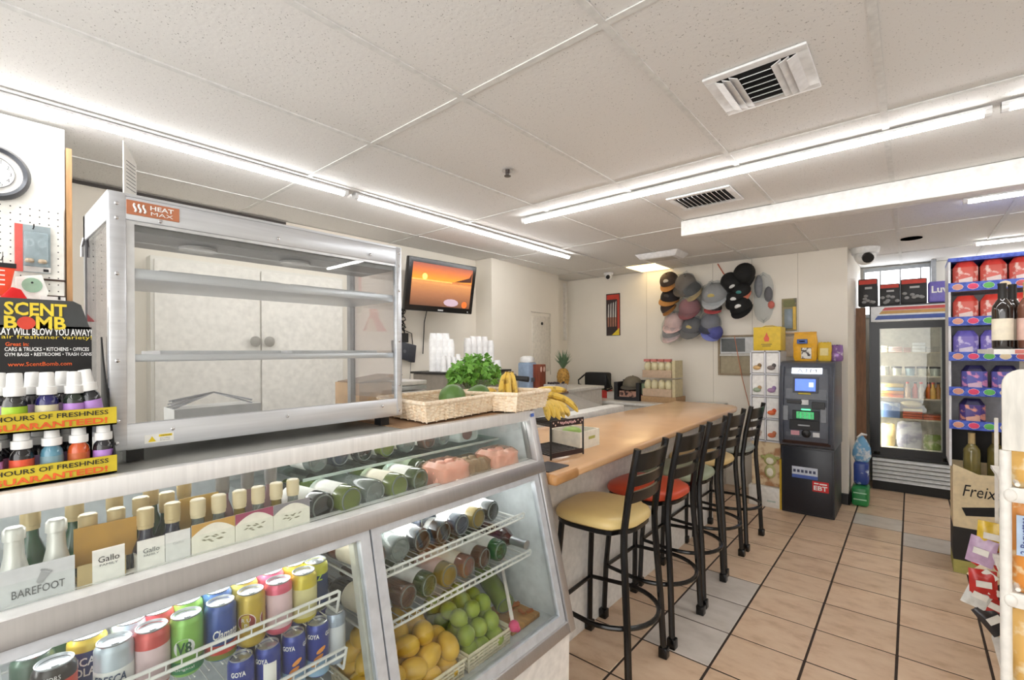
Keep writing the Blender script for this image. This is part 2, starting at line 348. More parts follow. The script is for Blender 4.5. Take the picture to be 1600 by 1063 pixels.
def vent(c, sx, sy, n, label, mode):
    t = thing('ceiling_vent', label, 'vent', (c[0], c[1], CEIL), 'ceiling air vents'); x, y = c; z = CEIL-.004
    box('backing', (x-sx/2+.03, y-sy/2+.03, CEIL-.001), (x+sx/2-.03, y+sy/2-.03, CEIL+.001), m_dark, t)
    MB().box((x-sx/2, y-sy/2, z-.006), (x+sx/2, y-sy/2+.035, z+.003)).box((x-sx/2, y+sy/2-.035, z-.006), (x+sx/2, y+sy/2, z+.003)) \
        .box((x-sx/2, y-sy/2+.035, z-.006), (x-sx/2+.035, y+sy/2-.035, z+.003)).box((x+sx/2-.035, y-sy/2+.035, z-.006), (x+sx/2, y+sy/2-.035, z+.003)).build('frame', m_fix, t, bevel=.002)
    if mode:
        zones = ((-sx/2+.035, -.055, 3, 25, 0), (.055, sx/2-.035, 3, -25, 0), (-.05, .05, 6, 30, 1))
        for a, b, k, an, ax in zones:
            for i in range(k):
                mb = MB()
                if ax == 0:
                    xx = x+a+(b-a)*(i+.5)/k; mb.M = Matrix.Translation((xx, y, z-.012)) @ Matrix.Rotation(radians(an), 4, 'Y'); mb.box((-.016, -sy/2+.037, -.001), (.016, sy/2-.037, .001))
                else:
                    yy = y-sy/2+.04+(sy-.08)*(i+.5)/k; mb.M = Matrix.Translation((x, yy, z-.012)) @ Matrix.Rotation(radians(an), 4, 'X'); mb.box((-.05, -.015, -.001), (.05, .015, .001))
                mb.build('slat', m_fix, t)
    else:
        for i in range(n):
            mb = MB(); xx = x-sx/2+.045+(sx-.09)*(i+.5)/n; mb.M = Matrix.Translation((xx, y, z-.005)) @ Matrix.Rotation(radians(50), 4, 'Y')
            mb.box((-.013, -sy/2+.037, -.001), (.013, sy/2-.037, .001)).build('slat', m_fix, t)
vent((-.405, 1.88), .32, .32, 9, 'white four way air vent near the camera', 1)
vent((-.995, 3.07), .38, .32, 10, 'white slatted air vent between the tube light and the beam', 0)
sp = thing('sprinkler', 'small chrome sprinkler head on a ceiling tile', 'sprinkler', (-1.636, 1.891, CEIL))
MB().lathe([(.03, -.004), (.03, 0)], 16, (-1.636, 1.891, CEIL-.002)).build('escutcheon', CHROME, sp, smooth=True)
MB().lathe([(.008, -.03), (.012, -.02), (.012, -.004)], 10, (-1.636, 1.891, CEIL)).lathe([(.018, -.034), (.018, -.03)], 12, (-1.636, 1.891, CEIL)).build('head', C(70, 60, 54, .3), sp)
hd = MB().lathe([(.075, -.004), (.075, .001)], 20, (.006, 5.39, CEIL)).build('hole_disc', M('hole_black', (6, 6, 6), 1.0, spec=0.0)); tag(hd, 'round black hole in a ceiling tile above the drinks fridge', 'hole')  # flat disc; the hole's inner darkness is put into its colour
em = thing('ceiling_hatch', 'shallow white box fixture on the ceiling near the hanging caps', 'light fixture', (-1.9, 4.55, CEIL))
MB().hexa([(-2.08, 4.44, CEIL-.05), (-1.72, 4.44, CEIL-.05), (-1.72, 4.66, CEIL-.05), (-2.08, 4.66, CEIL-.05), (-2.12, 4.40, CEIL), (-1.68, 4.40, CEIL), (-1.68, 4.70, CEIL), (-2.12, 4.70, CEIL)]).build('housing', m_fix, em, bevel=.004)
box('lens', (-2.04, 4.47, CEIL-.052), (-1.76, 4.63, CEIL-.048), C(190, 188, 182), em)
wa = thing('recessed_light', 'warm recessed ceiling light near the back wall', 'ceiling light', (-2.3, 5.15, CEIL))
box('diffuser', (-2.5, 4.98, CEIL-.004), (-2.14, 5.40, CEIL-.002), M('warm_diffuser', (255, 226, 170), .4, emit=1.7), wa)
box('frame_edge', (-2.52, 4.96, CEIL-.008), (-2.50, 5.42, CEIL), m_fix, wa); box('frame_edge', (-2.14, 4.96, CEIL-.008), (-2.12, 5.42, CEIL), m_fix, wa)
def domecam(c, label, s=1):
    t = thing('security_camera', label, 'camera', c, 'ceiling security cameras'); x, y, z = c
    MB().lathe([(.055*s, -.03*s), (.06*s, -.01*s), (.06*s, 0)], 20, c).build('mount', WHITE, t, smooth=True)
    MB().ball((x, y, z-.04*s), .045*s).build('eyeball', WHITE, t, smooth=True)
    MB().cyl((x+.01*s, y-.03*s, z-.05*s), (x+.015*s, y-.05*s, z-.06*s), .024*s, n=14).build('lens', BLACK, t)
p = PY(951, 436, 5.2); domecam((p.x, 5.2, CEIL), 'small white ball camera on the ceiling above the knife pack')
domecam((-.33, 5.6, CEIL), 'larger white ball camera on the ceiling above the fridge corner', 1.9)
# ================================================================ DELI CASE
FX0, FZ0, FSL = -1.132, 1.211, .2355
def fx(z, d=0.0): return FX0+FSL*(FZ0-z)-d        # sloping front face, d metres inside it
CY0, CY1, CBX = -.62, 1.462, -1.80
m_case = M('brushed_rail', (180, 177, 175), .34, .75, noise=(5, .025), aniso=(1, 30, 1)); m_frame = M('frame_aluminium', (206, 210, 216), .42, .5)
m_inner = M('case_liner', (226, 230, 232), .45); m_wire = M('coated_wire_white', (240, 240, 236), .35)
case = thing('deli_case', 'stainless and glass slant front deli case with wine, cans and fruit inside', 'display case', (-1.4, .45, 0))
MB().prism([(fx(.44)-.03, 0), (fx(.44)-.02, .44), (CBX, .44), (CBX, 0)], 1, CY0, CY1-.005).build('base_panel', M('case_base_white', (236, 232, 226), .5), case)
def rail(name, z0, z1, d0, d1, mat, y0=CY0, y1=CY1, bevel=.003):
    return MB().prism([(fx(z0, d0), z0), (fx(z0, d1), z0), (fx(z1, d1), z1), (fx(z1, d0), z1)], 1, y0, y1).build(name, mat, case, bevel=bevel)
rail('bottom_rail', .440, .478, -.004, .06, m_case)
rail('mid_rail', 1.000, 1.046, -.006, .05, m_case)
MB().prism([(fx(1.046)+.006, 1.046), (fx(1.056, .05), 1.050), (fx(1.056, .05), 1.044), (fx(1.046)+.006, 1.040)], 1, CY0, CY1-.04).build('ledge', M('ledge_white', (228, 228, 226), .4), case)
MB().box((-1.160, CY0, 1.196), (-1.130, CY1-.03, 1.235)).build('top_rail', M('polished_rail', (234, 233, 231), .3, .2, noise=(6, .04), aniso=(1, 22, 1)), case, bevel=.002)
MB().box((CBX, CY0, 1.212), (-1.150, CY1-.01, 1.232)).build('top_panel', M('galvanised_top', (172, 172, 166), .5, .15, noise=(9, .06)), case)
box('wood_top_panel', (-1.62, .86, 1.2325), (-1.165, CY1-.02, 1.2345), M('brown_board', (176, 142, 110), .5, noise=(10, .1), aniso=(1, 8, 1)), case)
# right end post + end wall
MB().prism([(fx(.440)+.006, .440), (fx(.440, .055), .440), (fx(1.235, .05), 1.235), (fx(1.235)+.004, 1.235)], 1, CY1-.036, CY1).build('end_post', m_case, case, bevel=.003)
MB().prism([(fx(.44, .05), .44), (fx(1.2, .05), 1.21), (CBX, 1.21), (CBX, .44)], 1, CY1-.03, CY1-.002).build('end_wall', m_inner, case)
MB().prism([(fx(.44, .05), .44), (fx(1.2, .05), 1.21), (CBX, 1.21), (CBX, .44)], 1, CY0, CY0+.03).build('end_wall', m_inner, case)
box('back_wall', (CBX, CY0, .44), (CBX+.03, CY1-.03, 1.21), m_inner, case)
box('case_floor', (CBX, CY0, .44), (fx(.46, .05), CY1-.03, .47), m_inner, case)
box('deck_shelf', (CBX, CY0, .955), (-1.135, CY1-.03, .965), m_inner, case); box('deck_riser', (CBX, .565, .965), (-1.125, CY1-.03, 1.030), m_inner, case)
m_pane = glass('case_glass', (251, 253, 252), .04)
MB().prism([(fx(1.05, .022), 1.05), (fx(1.05, .028), 1.05), (fx(1.205, .028), 1.205), (fx(1.205, .022), 1.205)], 1, CY0, CY1-.036).build('upper_glass', m_pane, case)
def door(y0, y1):
    z0, z1 = .478, 1.0; w = .028
    d = MB()
    for a, b, c, e in ((y0, y0+w, z0, z1), (y1-w, y1, z0, z1), (y0+w, y1-w, z0, z0+w), (y0+w, y1-w, z1-w*.7, z1)):
        d.prism([(fx(c, .004), c), (fx(c, .026), c), (fx(e, .026), e), (fx(e, .004), e)], 1, a, b)
    d = d.build('door_frame', m_frame, case)
    MB().prism([(fx(z0+w, .012), z0+w), (fx(z0+w, .017), z0+w), (fx(z1-w, .017), z1-w), (fx(z1-w, .012), z1-w)], 1, y0+w, y1-w).build('pane', m_pane, d)
door(CY0+.01, .690); door(.695, CY1-.04)
mb = MB(); mb.prism([(fx(.478, .03), .478), (fx(.478, .055), .478), (fx(1.0, .055), 1.0), (fx(1.0, .03), 1.0)], 1, .655, .70); mb.build('door_post', M('post_ivory', (214, 212, 200), .4, .3), case)
box('partition', (CBX+.03, .60, .47), (-1.33, .612, .955), m_inner, case)
def wire_shelf(y0, y1, z, f, xb=-1.74):
    x1 = fx(z, .075); t = MB(); r = .0032
    t.tube([(xb, y0, f), (x1-.01, y0, f), (x1, y0, z), (x1+.004, y0, z+.016), (x1+.004, y0+.004, z+.02), (x1+.004, y1-.004, z+.02), (x1+.004, y1, z+.016), (x1, y1, z), (x1-.01, y1, f), (xb, y1, f)], r+.0006, 8)
    t.tube([(x1, y0, z), (x1, y1, z)], r+.0006, 8); t.tube([(xb, y0, f), (xb, y1, f)], r, 6)
    w = t.build('wire_shelf', m_wire, case, smooth=True)
    k = int((y1-y0)/.026); s = MB()
    for i in range(1, k):
        y = y0+(y1-y0)*i/k; s.tube([(xb, y, f-.002), (x1-.014, y, f-.002)], .0016, 5); s.tube([(x1, y, z), (x1+.003, y, z+.019)], .0016, 5)
    s.build('shelf_wires', m_wire, w, smooth=True)
for z, f in ((.836, .796), (.705, .664)): wire_shelf(-.58, .622, z, f); wire_shelf(.712, 1.372, z, z-.006)
m_cl = M('case_lamp', (255, 255, 255), .4, emit=7.0, noise=(5, 0))
for z, a, b in ((.948, -.58, .60), (.948, .71, 1.36)):
    MB().tube([(-1.215, a, z-.012), (-1.215, b, z-.012)], .008, 8).build('case_lamp', m_cl, case)
MB().tube([(-1.30, -.5, 1.197), (-1.30, 1.3, 1.197)], .008, 8).build('case_lamp', M('case_lamp_upper', (255, 255, 255), .4, emit=7.0, noise=(5, 0)), case)
MB().box((fx(1.2)+.003, CY1-.03, 1.21), (fx(1.2)+.006, CY1-.015, 1.223)).build('sticker', C(80, 110, 190), case)

# ---------------------------------------------------------------- bottle / can builders
def wine_prof(H=.30, r=.037):
    return [(r*.8, .0), (r*.97, .004), (r, .012), (r, H*.60), (r*.93, H*.66), (r*.66, H*.72), (r*.42, H*.77), (r*.36, H*.83), (r*.35, H*.97), (r*.40, H*.972), (r*.40, H*.995), (r*.30, H)]
_gm = {}
def bglass(col, a=1.0): return M('bottle_glass_%d_%d_%d_%d' % (*col, int(a*100)), col, .08, coat=.6, alpha=a, noise=(14, .12))
def make_bottle(name, label, cat, gl, lab, capc, H=.30, r=.037, group=None, lh=(.13, .46), punt=True, neck=.76):
    t = thing(name, label, cat, (0, 0, 0), group)
    MB().lathe(wine_prof(H, r), 20).build('glass_body', gl, t, smooth=True)
    if lab: MB().grid(lambda u, v: ((r+.0007)*cos(pi*(1.35*u-.175+.0)), (r+.0007)*sin(pi*(1.35*u-.175)), H*(lh[0]+(lh[1]-lh[0])*v)), 14, 1).build('paper_label', lab, t, smooth=True)
    if capc: MB().lathe([(r*.43, H*neck), (r*.42, H*.97), (r*.44, H*.975), (r*.44, H*1.002), (r*.30, H*1.004)], 14).build('capsule', capc, t, smooth=True)
    if punt: 
        MB().tube([(r*.80*cos(a), r*.80*sin(a), .001) for a in [2*pi*i/20 for i in range(20)]], r*.06, 6, closed=True).build('base_ring', M('base_sheen', (104, 112, 108), .08, coat=.8), t, smooth=True)
    return t
G_DK = bglass((24, 30, 30)); G_GRN = bglass((112, 128, 48), .8); G_OLV = bglass((62, 80, 30), .9); G_CLR = bglass((150, 160, 156), .45); G_AMB = bglass((96, 62, 42), .85)
G_ROSE = bglass((150, 100, 80), .7); G_BLU = bglass((46, 58, 78), .9); G_GOLD = bglass((150, 128, 58), .75); G_EMR = bglass((20, 92, 40), .9)
L_W = PAPER; L_CR = C(236, 226, 204, .7); L_GY = C(196, 196, 192, .7); L_PK = C(232, 196, 184, .7); L_GD = C(196, 164, 96, .5)
def place(t, base, direction, roll=0.0):
    """stand or lay a bottle: base point and the way its neck points"""
    d = Vector(direction).normalized(); t.location = base
    t.rotation_euler = (d.to_track_quat('Z', 'Y') @ Matrix.Rotation(roll, 3, 'Z').to_quaternion()).to_euler()
    return t
# lying bottles behind the right door and in the upper deck
lying = [ # y, x inside, z, glass, label, cap, words
 (.752, .075, .893, G_ROSE, L_CR, None, 'pale rose bottle lying on the upper wire shelf next to the door post'),
 (.795, .14, .925, G_DK, L_W, None, 'dark bottle with white label stacked above the pale rose bottle'),
 (.835, .078, .893, G_CLR, None, None, 'clear bottle lying third from the door post on the upper wire shelf'),
 (.917, .078, .893, G_DK, L_W, None, 'dark bottle with white label lying mid upper wire shelf'),
 (.985, .125, .925, G_BLU, L_W, None, 'blue grey bottle stacked in the second layer of the upper wire shelf'),
 (1.000, .075, .893, G_DK, L_GY, None, 'dark bottle with grey label lying under the blue grey bottle'),
 (1.083, .078, .893, G_BLU, L_W, None, 'blue glass bottle with narrow white label on the upper wire shelf'),
 (1.166, .080, .893, G_GOLD, L_CR, None, 'golden white wine bottle lying towards the right of the upper wire shelf'),
 (1.250, .090, .893, G_DK, L_W, None, 'dark bottle with ragged white label nearest the right end of the upper wire shelf'),
 (.755, .085, .760, G_DK, L_CR, None, 'dark bottle with big cream label at the left of the lower wire shelf'),
 (.840, .080, .760, G_AMB, None, None, 'brown bottle with ring emblem second from left on the lower wire shelf'),
 (.923, .085, .760, G_OLV, L_W, None, 'olive bottle lying third on the lower wire shelf'),
 (1.005, .085, .760, G_GOLD, L_PK, None, 'pale gold bottle with pink label mid lower wire shelf'),
 (1.087, .082, .760, G_ROSE, L_CR, None, 'rose bottle with cream label beside the pale gold bottle'),
 (1.168, .086, .760, G_AMB, L_W, None, 'brown bottle with white label on the lower wire shelf'),
 (1.248, .082, .760, G_EMR, L_W, None, 'emerald green bottle with white label on the lower wire shelf'),
]
for y, dx, z, g, l, c, words in lying:
    b = make_bottle('wine_bottle', words, 'bottle', g, l, c, group='wine bottles lying on the wire shelves')
    place(b, (fx(z, dx+.012), y, z-.010), (-1, -.12+random.uniform(-.06, .1), random.uniform(-.01, .02)), random.uniform(-.4, .4))
rg = [o for o in bpy.data.objects if o.get('label', '').startswith('brown bottle with ring')][0]
b = make_bottle('wine_bottle', 'dark red bottle with silver neck pointing at the glass on the lower wire shelf', 'bottle', bglass((60, 14, 12)), None, M('silver_foil', (200, 202, 206), .3, .8), group='wine bottles lying on the wire shelves')
place(b, (-1.36, 1.318, .765), (1, .0, .0))
# upper deck lying bottles
up = [(.600, .07, 1.000, G_DK, L_W, 'dark bottle lying beside the white cartons on the deck'),
      (.672, .055, 1.003, G_GRN, L_W, 'large pale green bottle nearest the cartons on the upper deck'),
      (.752, .065, 1.002, G_CLR, None, 'clear bottle lying right of the large pale green bottle'),
      (.832, .062, 1.002, G_GRN, L_CR, 'pale green bottle lying in the middle of the upper deck'),
      (.912, .066, 1.002, G_OLV, L_W, 'olive green bottle beside the left salmon pink pack'),
      (.995, .16, 1.002, G_OLV, L_CR, 'olive green bottle lying behind the left salmon pink pack')]
for y, dx, z, g, l, words in up:
    b = make_bottle('wine_bottle', words, 'bottle', g, l, None, group='wine bottles lying on the upper deck')
    place(b, (fx(z, dx), y, z+.067), (-1, -.15, .0), random.uniform(-.4, .4))
gs = thing('glass_shelf', 'narrow glass shelf above the lying bottles in the upper deck', 'shelf', (-1.4, .98, 1.112))
MB().box((-1.68, .60, 1.112), (-1.265, 1.40, 1.118)).build('shelf_glass', glass('shelf_glass', (214, 232, 224), .08), gs)
MB().box((-1.266, .60, 1.111), (-1.263, 1.40, 1.119)).build('polished_edge', C(190, 206, 198, .2), gs)
ups = [(.66, G_CLR, L_W), (.735, G_BLU, L_GY), (.815, G_DK, L_W), (.90, G_GRN, L_W), (.985, G_CLR, L_CR), (1.065, G_AMB, L_W), (1.145, G_CLR, L_PK)]
wn = ['clear bottle at the left end', 'blue grey bottle second', 'dark bottle third', 'pale green bottle fourth', 'clear bottle fifth', 'brown bottle sixth', 'clear bottle with pink label last']
for (y, g, l), w in zip(ups, wn):
    b = make_bottle('wine_bottle', w+' in the row on the glass shelf', 'bottle', g, l, None, H=.24, r=.031, group='bottles on the glass shelf')
    place(b, (-1.285-random.uniform(0, .02), y, 1.152), (-1, -.1, .0), random.uniform(-.4, .4))
def wrapped_pack(name, label, c, d, col, cap):
    t = thing(name, label, 'pack', c); mb = MB(); x, y, z = c
    for i in range(3):
        for j in range(2): mb.lathe([(d[2]*.2, 0), (d[2]*.34, .004), (d[2]*.36, d[2]*.62), (d[2]*.26, d[2]*.8), (d[2]*.16, d[2]*.9)], 10, (x-(j+.5)*d[0]/2, y+(i-1)*d[1]/3, z))
    mb.build('cups', C(*col, .35), t, smooth=True)
    def g(u, v):
        a = 2*pi*u; r = 1+.03*sin(9*a)+.02*sin(17*v*pi+a*5); h = v
        k = (1 if h < .8 else 1-.25*(h-.8)/.2)
        ex = max(min(cos(a)*1.25, .95), -.95); ey = max(min(sin(a)*1.25, .95), -.95)
        return (x-d[0]/2+ex*r*k*d[0]*.58, y+ey*r*k*d[1]*.56, z+h*d[2])
    MB().grid(g, 40, 10).build('film_wrap', M('film_'+name+str(col[1]), tuple(min(255, v+30) for v in col), .18, alpha=.35, coat=.5), t, smooth=True)
    return t
wrapped_pack('yogurt_pack', 'salmon pink shrink wrapped pack on the deck near the green bottles', (fx(1.0, .045), 1.035, 1.032), (.10, .12, .075), (246, 186, 166), 0)
wrapped_pack('yogurt_pack', 'salmon pink shrink wrapped pack nearest the right end post', (fx(1.0, .045), 1.285, 1.032), (.10, .13, .075), (248, 188, 168), 0)
wrapped_pack('deli_pack', 'clear bagged pack with tan contents between the pink packs', (fx(1.0, .05), 1.155, 1.032), (.10, .10, .065), (176, 150, 118), 0)
jug = thing('plastic_jug', 'translucent plastic jug behind the pink packs', 'jug', (-1.36, 1.24, 1.119))
MB().box((-1.45, 1.20, 1.119), (-1.285, 1.31, 1.192)).build('jug_body', M('jug_plastic', (206, 212, 208), .3, alpha=.55), jug, bevel=.02, seg=3)
MB().cyl((-1.285, 1.24, 1.155), (-1.282, 1.24, 1.155), .024).build('round_sticker', C(120, 90, 84), jug)
# ---------------------------------------------------------------- wine cartons with small bottles (upper deck, left)
def small_bottle(label, c, gl, capm, H=.19, r=.024, foil=False, group='small bottles standing in wine cartons'):
    t = thing('wine_bottle_small', label, 'bottle', c, group)
    MB().lathe([(r*.9, 0), (r, .004), (r, H*.52), (r*.86, H*.60), (r*.5, H*.72), (r*.46, H*.84), (r*.5, H*.86), (r*.5, H)], 16, c).build('glass_body', gl, t, smooth=True)
    if foil: pr = [(r*.9, H*.58), (r*.72, H*.66), (r*.55, H*.76), (r*.50, H*.90), (r*.62, H*.905), (r*.60, H*.99), (r*.45, H*1.01)]
    else: pr = [(r*.56, H*.80), (r*.56, H*.835), (r*.6, H*.84), (r*.6, H*1.0), (r*.5, H*1.012)]
    MB().lathe(pr, 16, c).build('foil_cap' if foil else 'screw_cap', capm, t, smooth=True); return t
def carton(label, y0, y1, ztop, mat, txt, prints, arch=None, depth=.075):
    x1 = fx(1.0, .030)-.018; t = thing('wine_carton', label, 'carton', (x1, (y0+y1)/2, .966), 'wine cartons along the deck glass')
    MB().box((x1-.0025, y0, .966), (x1, y1, ztop)).build('front_panel', mat, t)
    MB().box((x1-depth, y0, .966), (x1-.0025, y0+.0025, ztop-.03)).box((x1-depth, y1-.0025, .966), (x1-.0025, y1, ztop-.03)).build('side_panels', mat, t)
    if arch:
        n = 14; f = lambda u: ztop-.004-.020*(abs(u-.5)*2)**1.8
        vs = []; 
        for i in range(n+1): u = i/n; vs += [(x1+.0006, y0+(y1-y0)*u, f(u)), (x1+.0006, y0+(y1-y0)*u, ztop+.0005)]
        MB().add(vs, [(2*i, 2*i+2, 2*i+3, 2*i+1) for i in range(n)]).build('printed_border', arch, t)
    for s, h, zc, m, kw in prints: text(s, m, t, (x1, (y0+y1)/2+kw.pop('dy', 0), zc), (0, 1, 0), (0, 0, 1), h, **kw)
    return t, x1
c1, x1 = carton('grey white carton with foot logo holding two foil topped bottles', .037, .127, 1.108, C(214, 216, 218), '', [('BAREFOOT', .0135, 1.0655, INKGREY, dict(w=.064, dy=.0))])
MB().M; fm = MB()
fm.M = Matrix.Translation((x1+.0012, .088, 1.088)) @ Matrix.Rotation(radians(-25), 4, 'X')
fm.cyl((0, 0, -.010), (.0002, 0, -.010), .005, n=10); fm.add([(0, -.0045, -.011), (0, .0045, -.011), (0, .007, .004), (0, -.006, .004)], [(0, 1, 2, 3)])
for i in range(5): fm.cyl((0, -.006+i*.0032, .0075-abs(i-1.5)*.0006), (.0002, -.006+i*.0032, .0075-abs(i-1.5)*.0006), .0018, n=8)
fm.build('foot_logo', C(170, 172, 174), c1)
m_foil = M('white_foil', (226, 224, 218), .38, .35)
for y in (.055, .107): small_bottle('white foil topped bubbly bottle, %s of the two in the grey carton' % ('left' if y < .08 else 'right'), (x1-.037, y, .967), G_GRN, m_foil, H=.20, foil=True)
m_gcap = M('gold_cap', (214, 192, 146), .4, .15)
m_tan = C(190, 150, 86, .7)
c2, x1 = carton('tan handled carton with cream label panel and gold capped bottles', .130, .198, 1.085, M('carton_tan', (190, 168, 120), .7), '', [])
MB().box((x1+.0006, .150, 1.02), (x1+.0014, .196, 1.107)).build('label_panel', PAPER, c2)
text('Gallo', INK, c2, (x1+.0015, .173, 1.088), (0, 1, 0), (0, 0, 1), .011, w=.030); text('FAMILY', INKGREY, c2, (x1+.0015, .173, 1.0775), (0, 1, 0), (0, 0, 1), .004, w=.026)
MB().box((x1-.042, .130, 1.07), (x1-.040, .222, 1.142)).build('handle_panel', M('carton_ochre', (196, 150, 70), .7), c2)
for y, w in ((.153, 'left'), (.195, 'right')): small_bottle('gold capped small bottle, %s in the tan handled carton' % w, (x1-.066, y, .967), G_CLR, m_gcap)
c3, x1 = carton('white carton with grey lettering, left of the blank white carton', .215, .2585, 1.103, PAPER, '', [('Gallo', .009, 1.082, INKGREY, dict(w=.026)), ('FAMILY', .0035, 1.073, INKGREY, dict(w=.024))])
c4, x1 = carton('white carton with faint print beside the olive branch cartons', .2595, .302, 1.105, C(232, 232, 230), '', [('Gallo', .005, 1.082, C(190, 190, 188), dict(w=.018))])
for y, w in ((.236, 'behind the lettered white carton'), (.281, 'behind the faintly printed carton')):
    small_bottle('gold capped dark bottle '+w, (x1-.040, y, .967), bglass((40, 44, 66)), m_gcap, H=.185)
    small_bottle('gold capped dark bottle in the second row '+w, (x1-.098, y+.004, .967), bglass((30, 60, 44)), m_gcap, H=.195)
for y0, y1, bord, w in ((.304, .385, C(206, 164, 92), 'ochre'), (.386, .466, C(168, 84, 110), 'plum'), (.467, .553, C(146, 142, 146), 'grey')):
    t, x1 = carton('cream carton with %s arched border and olive branch print' % w, y0, y1, 1.108, C(244, 240, 226), '', [('Oliva', .0001, 1.0, PAPER, dict())] if False else [], arch=bord)
    tw = MB(); yc = (y0+y1)/2
    for i in range(9):
        a = random.uniform(-.5, .5); cy = yc-.018+.036*i/8; cz = 1.072+.006*sin(i*1.7)
        tw.add([(x1+.0008, cy-.006*cos(a), cz-.006*sin(a)), (x1+.0008, cy, cz-.0018), (x1+.0008, cy+.006*cos(a), cz+.006*sin(a)), (x1+.0008, cy, cz+.0018)], [(0, 1, 2, 3)])
    tw.build('branch_print', C(150, 146, 120), t)
    for k, dy in enumerate((.022, .062)):
        small_bottle('cream capped bottle, %s one in the %s bordered carton' % (('left', 'right')[k], w), (x1-.038, y0+dy, .967), [G_CLR, G_GOLD, G_GOLD][('ochre', 'plum', 'grey').index(w)] if k == 0 else G_CLR, M('cream_cap', (232, 214, 176), .45), H=.182)
hp = thing('carton_handle_card', 'ochre handle card standing behind the olive branch cartons', 'card', (x1-.1, .34, .967))
MB().box((x1-.07, .300, .967), (x1-.068, .375, 1.15)).build('card_panel', M('carton_ochre2', (214, 176, 96), .7), hp)
for i in range(6): small_bottle('dark green bottle standing in the back row, %s from the left' % ('first', 'second', 'third', 'fourth', 'fifth', 'sixth')[i], (x1-.15, .02+i*.062, .967), bglass((36, 84, 58)), m_gcap, H=.205, group='back row of small bottles on the deck')
for i in range(3): small_bottle('pink tinted bottle in the back row behind the plum carton, %s' % ('left', 'middle', 'right')[i], (x1-.12, .40+i*.055, .967), bglass((190, 150, 160), .7), C(150, 146, 146), H=.205, group='back row of small bottles on the deck')
# ---------------------------------------------------------------- cans
m_lid = M('can_lid', (196, 199, 202), .28, .75)
def canbody(c, r, h, mat, cols=None):
    return [(r*.78, 0), (r*.95, .006), (r, .012), (r, h-.014), (r*.96, h-.010), (r*.84, h-.003), (r*.5, h-.012)]
def can(label, c, col, prints=(), bands=(), r=.0305, h=.120, rot=0, group='drink cans on the top wire shelf'):
    t = thing('drink_can', label, 'can', c, group)
    MB().lathe(canbody(c, r, h, None), 24, c).build('can_body', M('can_paint_%d_%d_%d' % col, col, .3, .25, coat=.3), t, smooth=True)
    for z0, z1, bc in bands: MB().lathe([(r+.0004, z0*h), (r+.0004, z1*h)], 24, c).build('printed_band', C(*bc, .35), t, smooth=True)
    l = MB().lathe([(r*.5, h-.010), (r*.83, h-.004), (r*.87, h), (r*.82, h+.0005), (r*.77, h-.006), (r*.70, h-.0045), (r*.1, h-.0045)], 24, c).build('lid', m_lid, t, smooth=True)
    MB().cbox((c[0]+.004, c[1], c[2]+h-.0030), (.020, .011, .0015)).build('tab', m_lid, l, bevel=.0006, seg=1)
    for s, hh, w, dz, da, m, kw in prints: text(s, m, t, (c[0], c[1], c[2]+dz*h), (0, 1, 0), (0, 0, 1), hh, w=w, arc=r+.0006, ang=radians(rot+da), **kw)
    return t
ZS = .7985; XF = fx(.915, .100); A0 = -22
WH = C(240, 240, 238, .5); RED = C(206, 40, 44, .45)
row1 = [(.103, (38, 30, 28), [('FLAVORS', .008, .034, .86, A0, WH, {})], [(.5, .78, (206, 66, 40))], 'black and orange can at the bottom left corner of the case'),
        (.185, (190, 202, 212), [('FRESCA', .016, .050, .50, A0, C(54, 74, 104), dict(bold=.02, shear=.15))], [(.12, .62, (226, 228, 226)), (.10, .26, (220, 180, 90))], 'silver blue can reading FRES beside the gold topped can'),
        (.243, (206, 82, 78), [], [(.10, .72, (214, 190, 192))], 'red can with pale nutrition panel left of the green can'),
        (.302, (134, 190, 84), [('V8', .024, .026, .52, A0, C(30, 84, 50), dict(bold=.02)), ('Original', .007, .034, .16, A0, WH, {})], [(.08, .28, (40, 128, 74))], 'bright green vegetable juice can with white round emblem'),
        (.366, (56, 84, 156), [('Clamato', .020, .05, .50, A0+25, WH, dict(shear=.3, bold=.02))], [(.06, .30, (206, 70, 56)), (.05, .14, (120, 176, 70))], 'deep blue tomato cocktail can with red base'),
        (.428, (196, 168, 60), [], [], 'gold can with red round emblem between blue and pink cans'),
        (.490, (222, 96, 122), [], [(.14, .8, (226, 196, 200))], 'pink can with nutrition panel in the front row'),
        (.552, (210, 192, 56), [], [(.12, .7, (214, 206, 150))], 'yellow can beside the pink can in the front row'),]
for y, colr, pr, bands, words in row1: can(words, (XF, y, ZS), colr, pr, bands)
kz = can('yellow can with blue splash pattern nearest the door post', (XF-.035, .600, ZS), (206, 206, 60), [('K', .016, .014, .70, A0-14, C(190, 220, 60), dict(bold=.03)), ('Z', .016, .014, .70, A0+14, C(190, 220, 60), dict(bold=.03))], [(.08, .74, (38, 60, 104))])
inca = can('gold topped can with dark blue panel at the left of the top shelf', (XF-.065, .155, ZS), (206, 176, 66), [('INCA', .016, .040, .66, A0, WH, dict(bold=.02)), ('KOLA', .016, .040, .50, A0, WH, dict(bold=.02))], [(.06, .80, (38, 52, 108))], h=.122)
def disc(t, c, r, h, da, rad, mat, name='round_emblem', lift=.0008):
    n = 18; pts = []
    for j in range(n):
        a = radians(A0+da)+rad*cos(2*pi*j/n)/r; pts.append((c[0]+(r+lift)*cos(a), c[1]+(r+lift)*sin(a), c[2]+h+rad*sin(2*pi*j/n)))
    MB().add(pts, [tuple(range(n))]).build(name, mat, t)
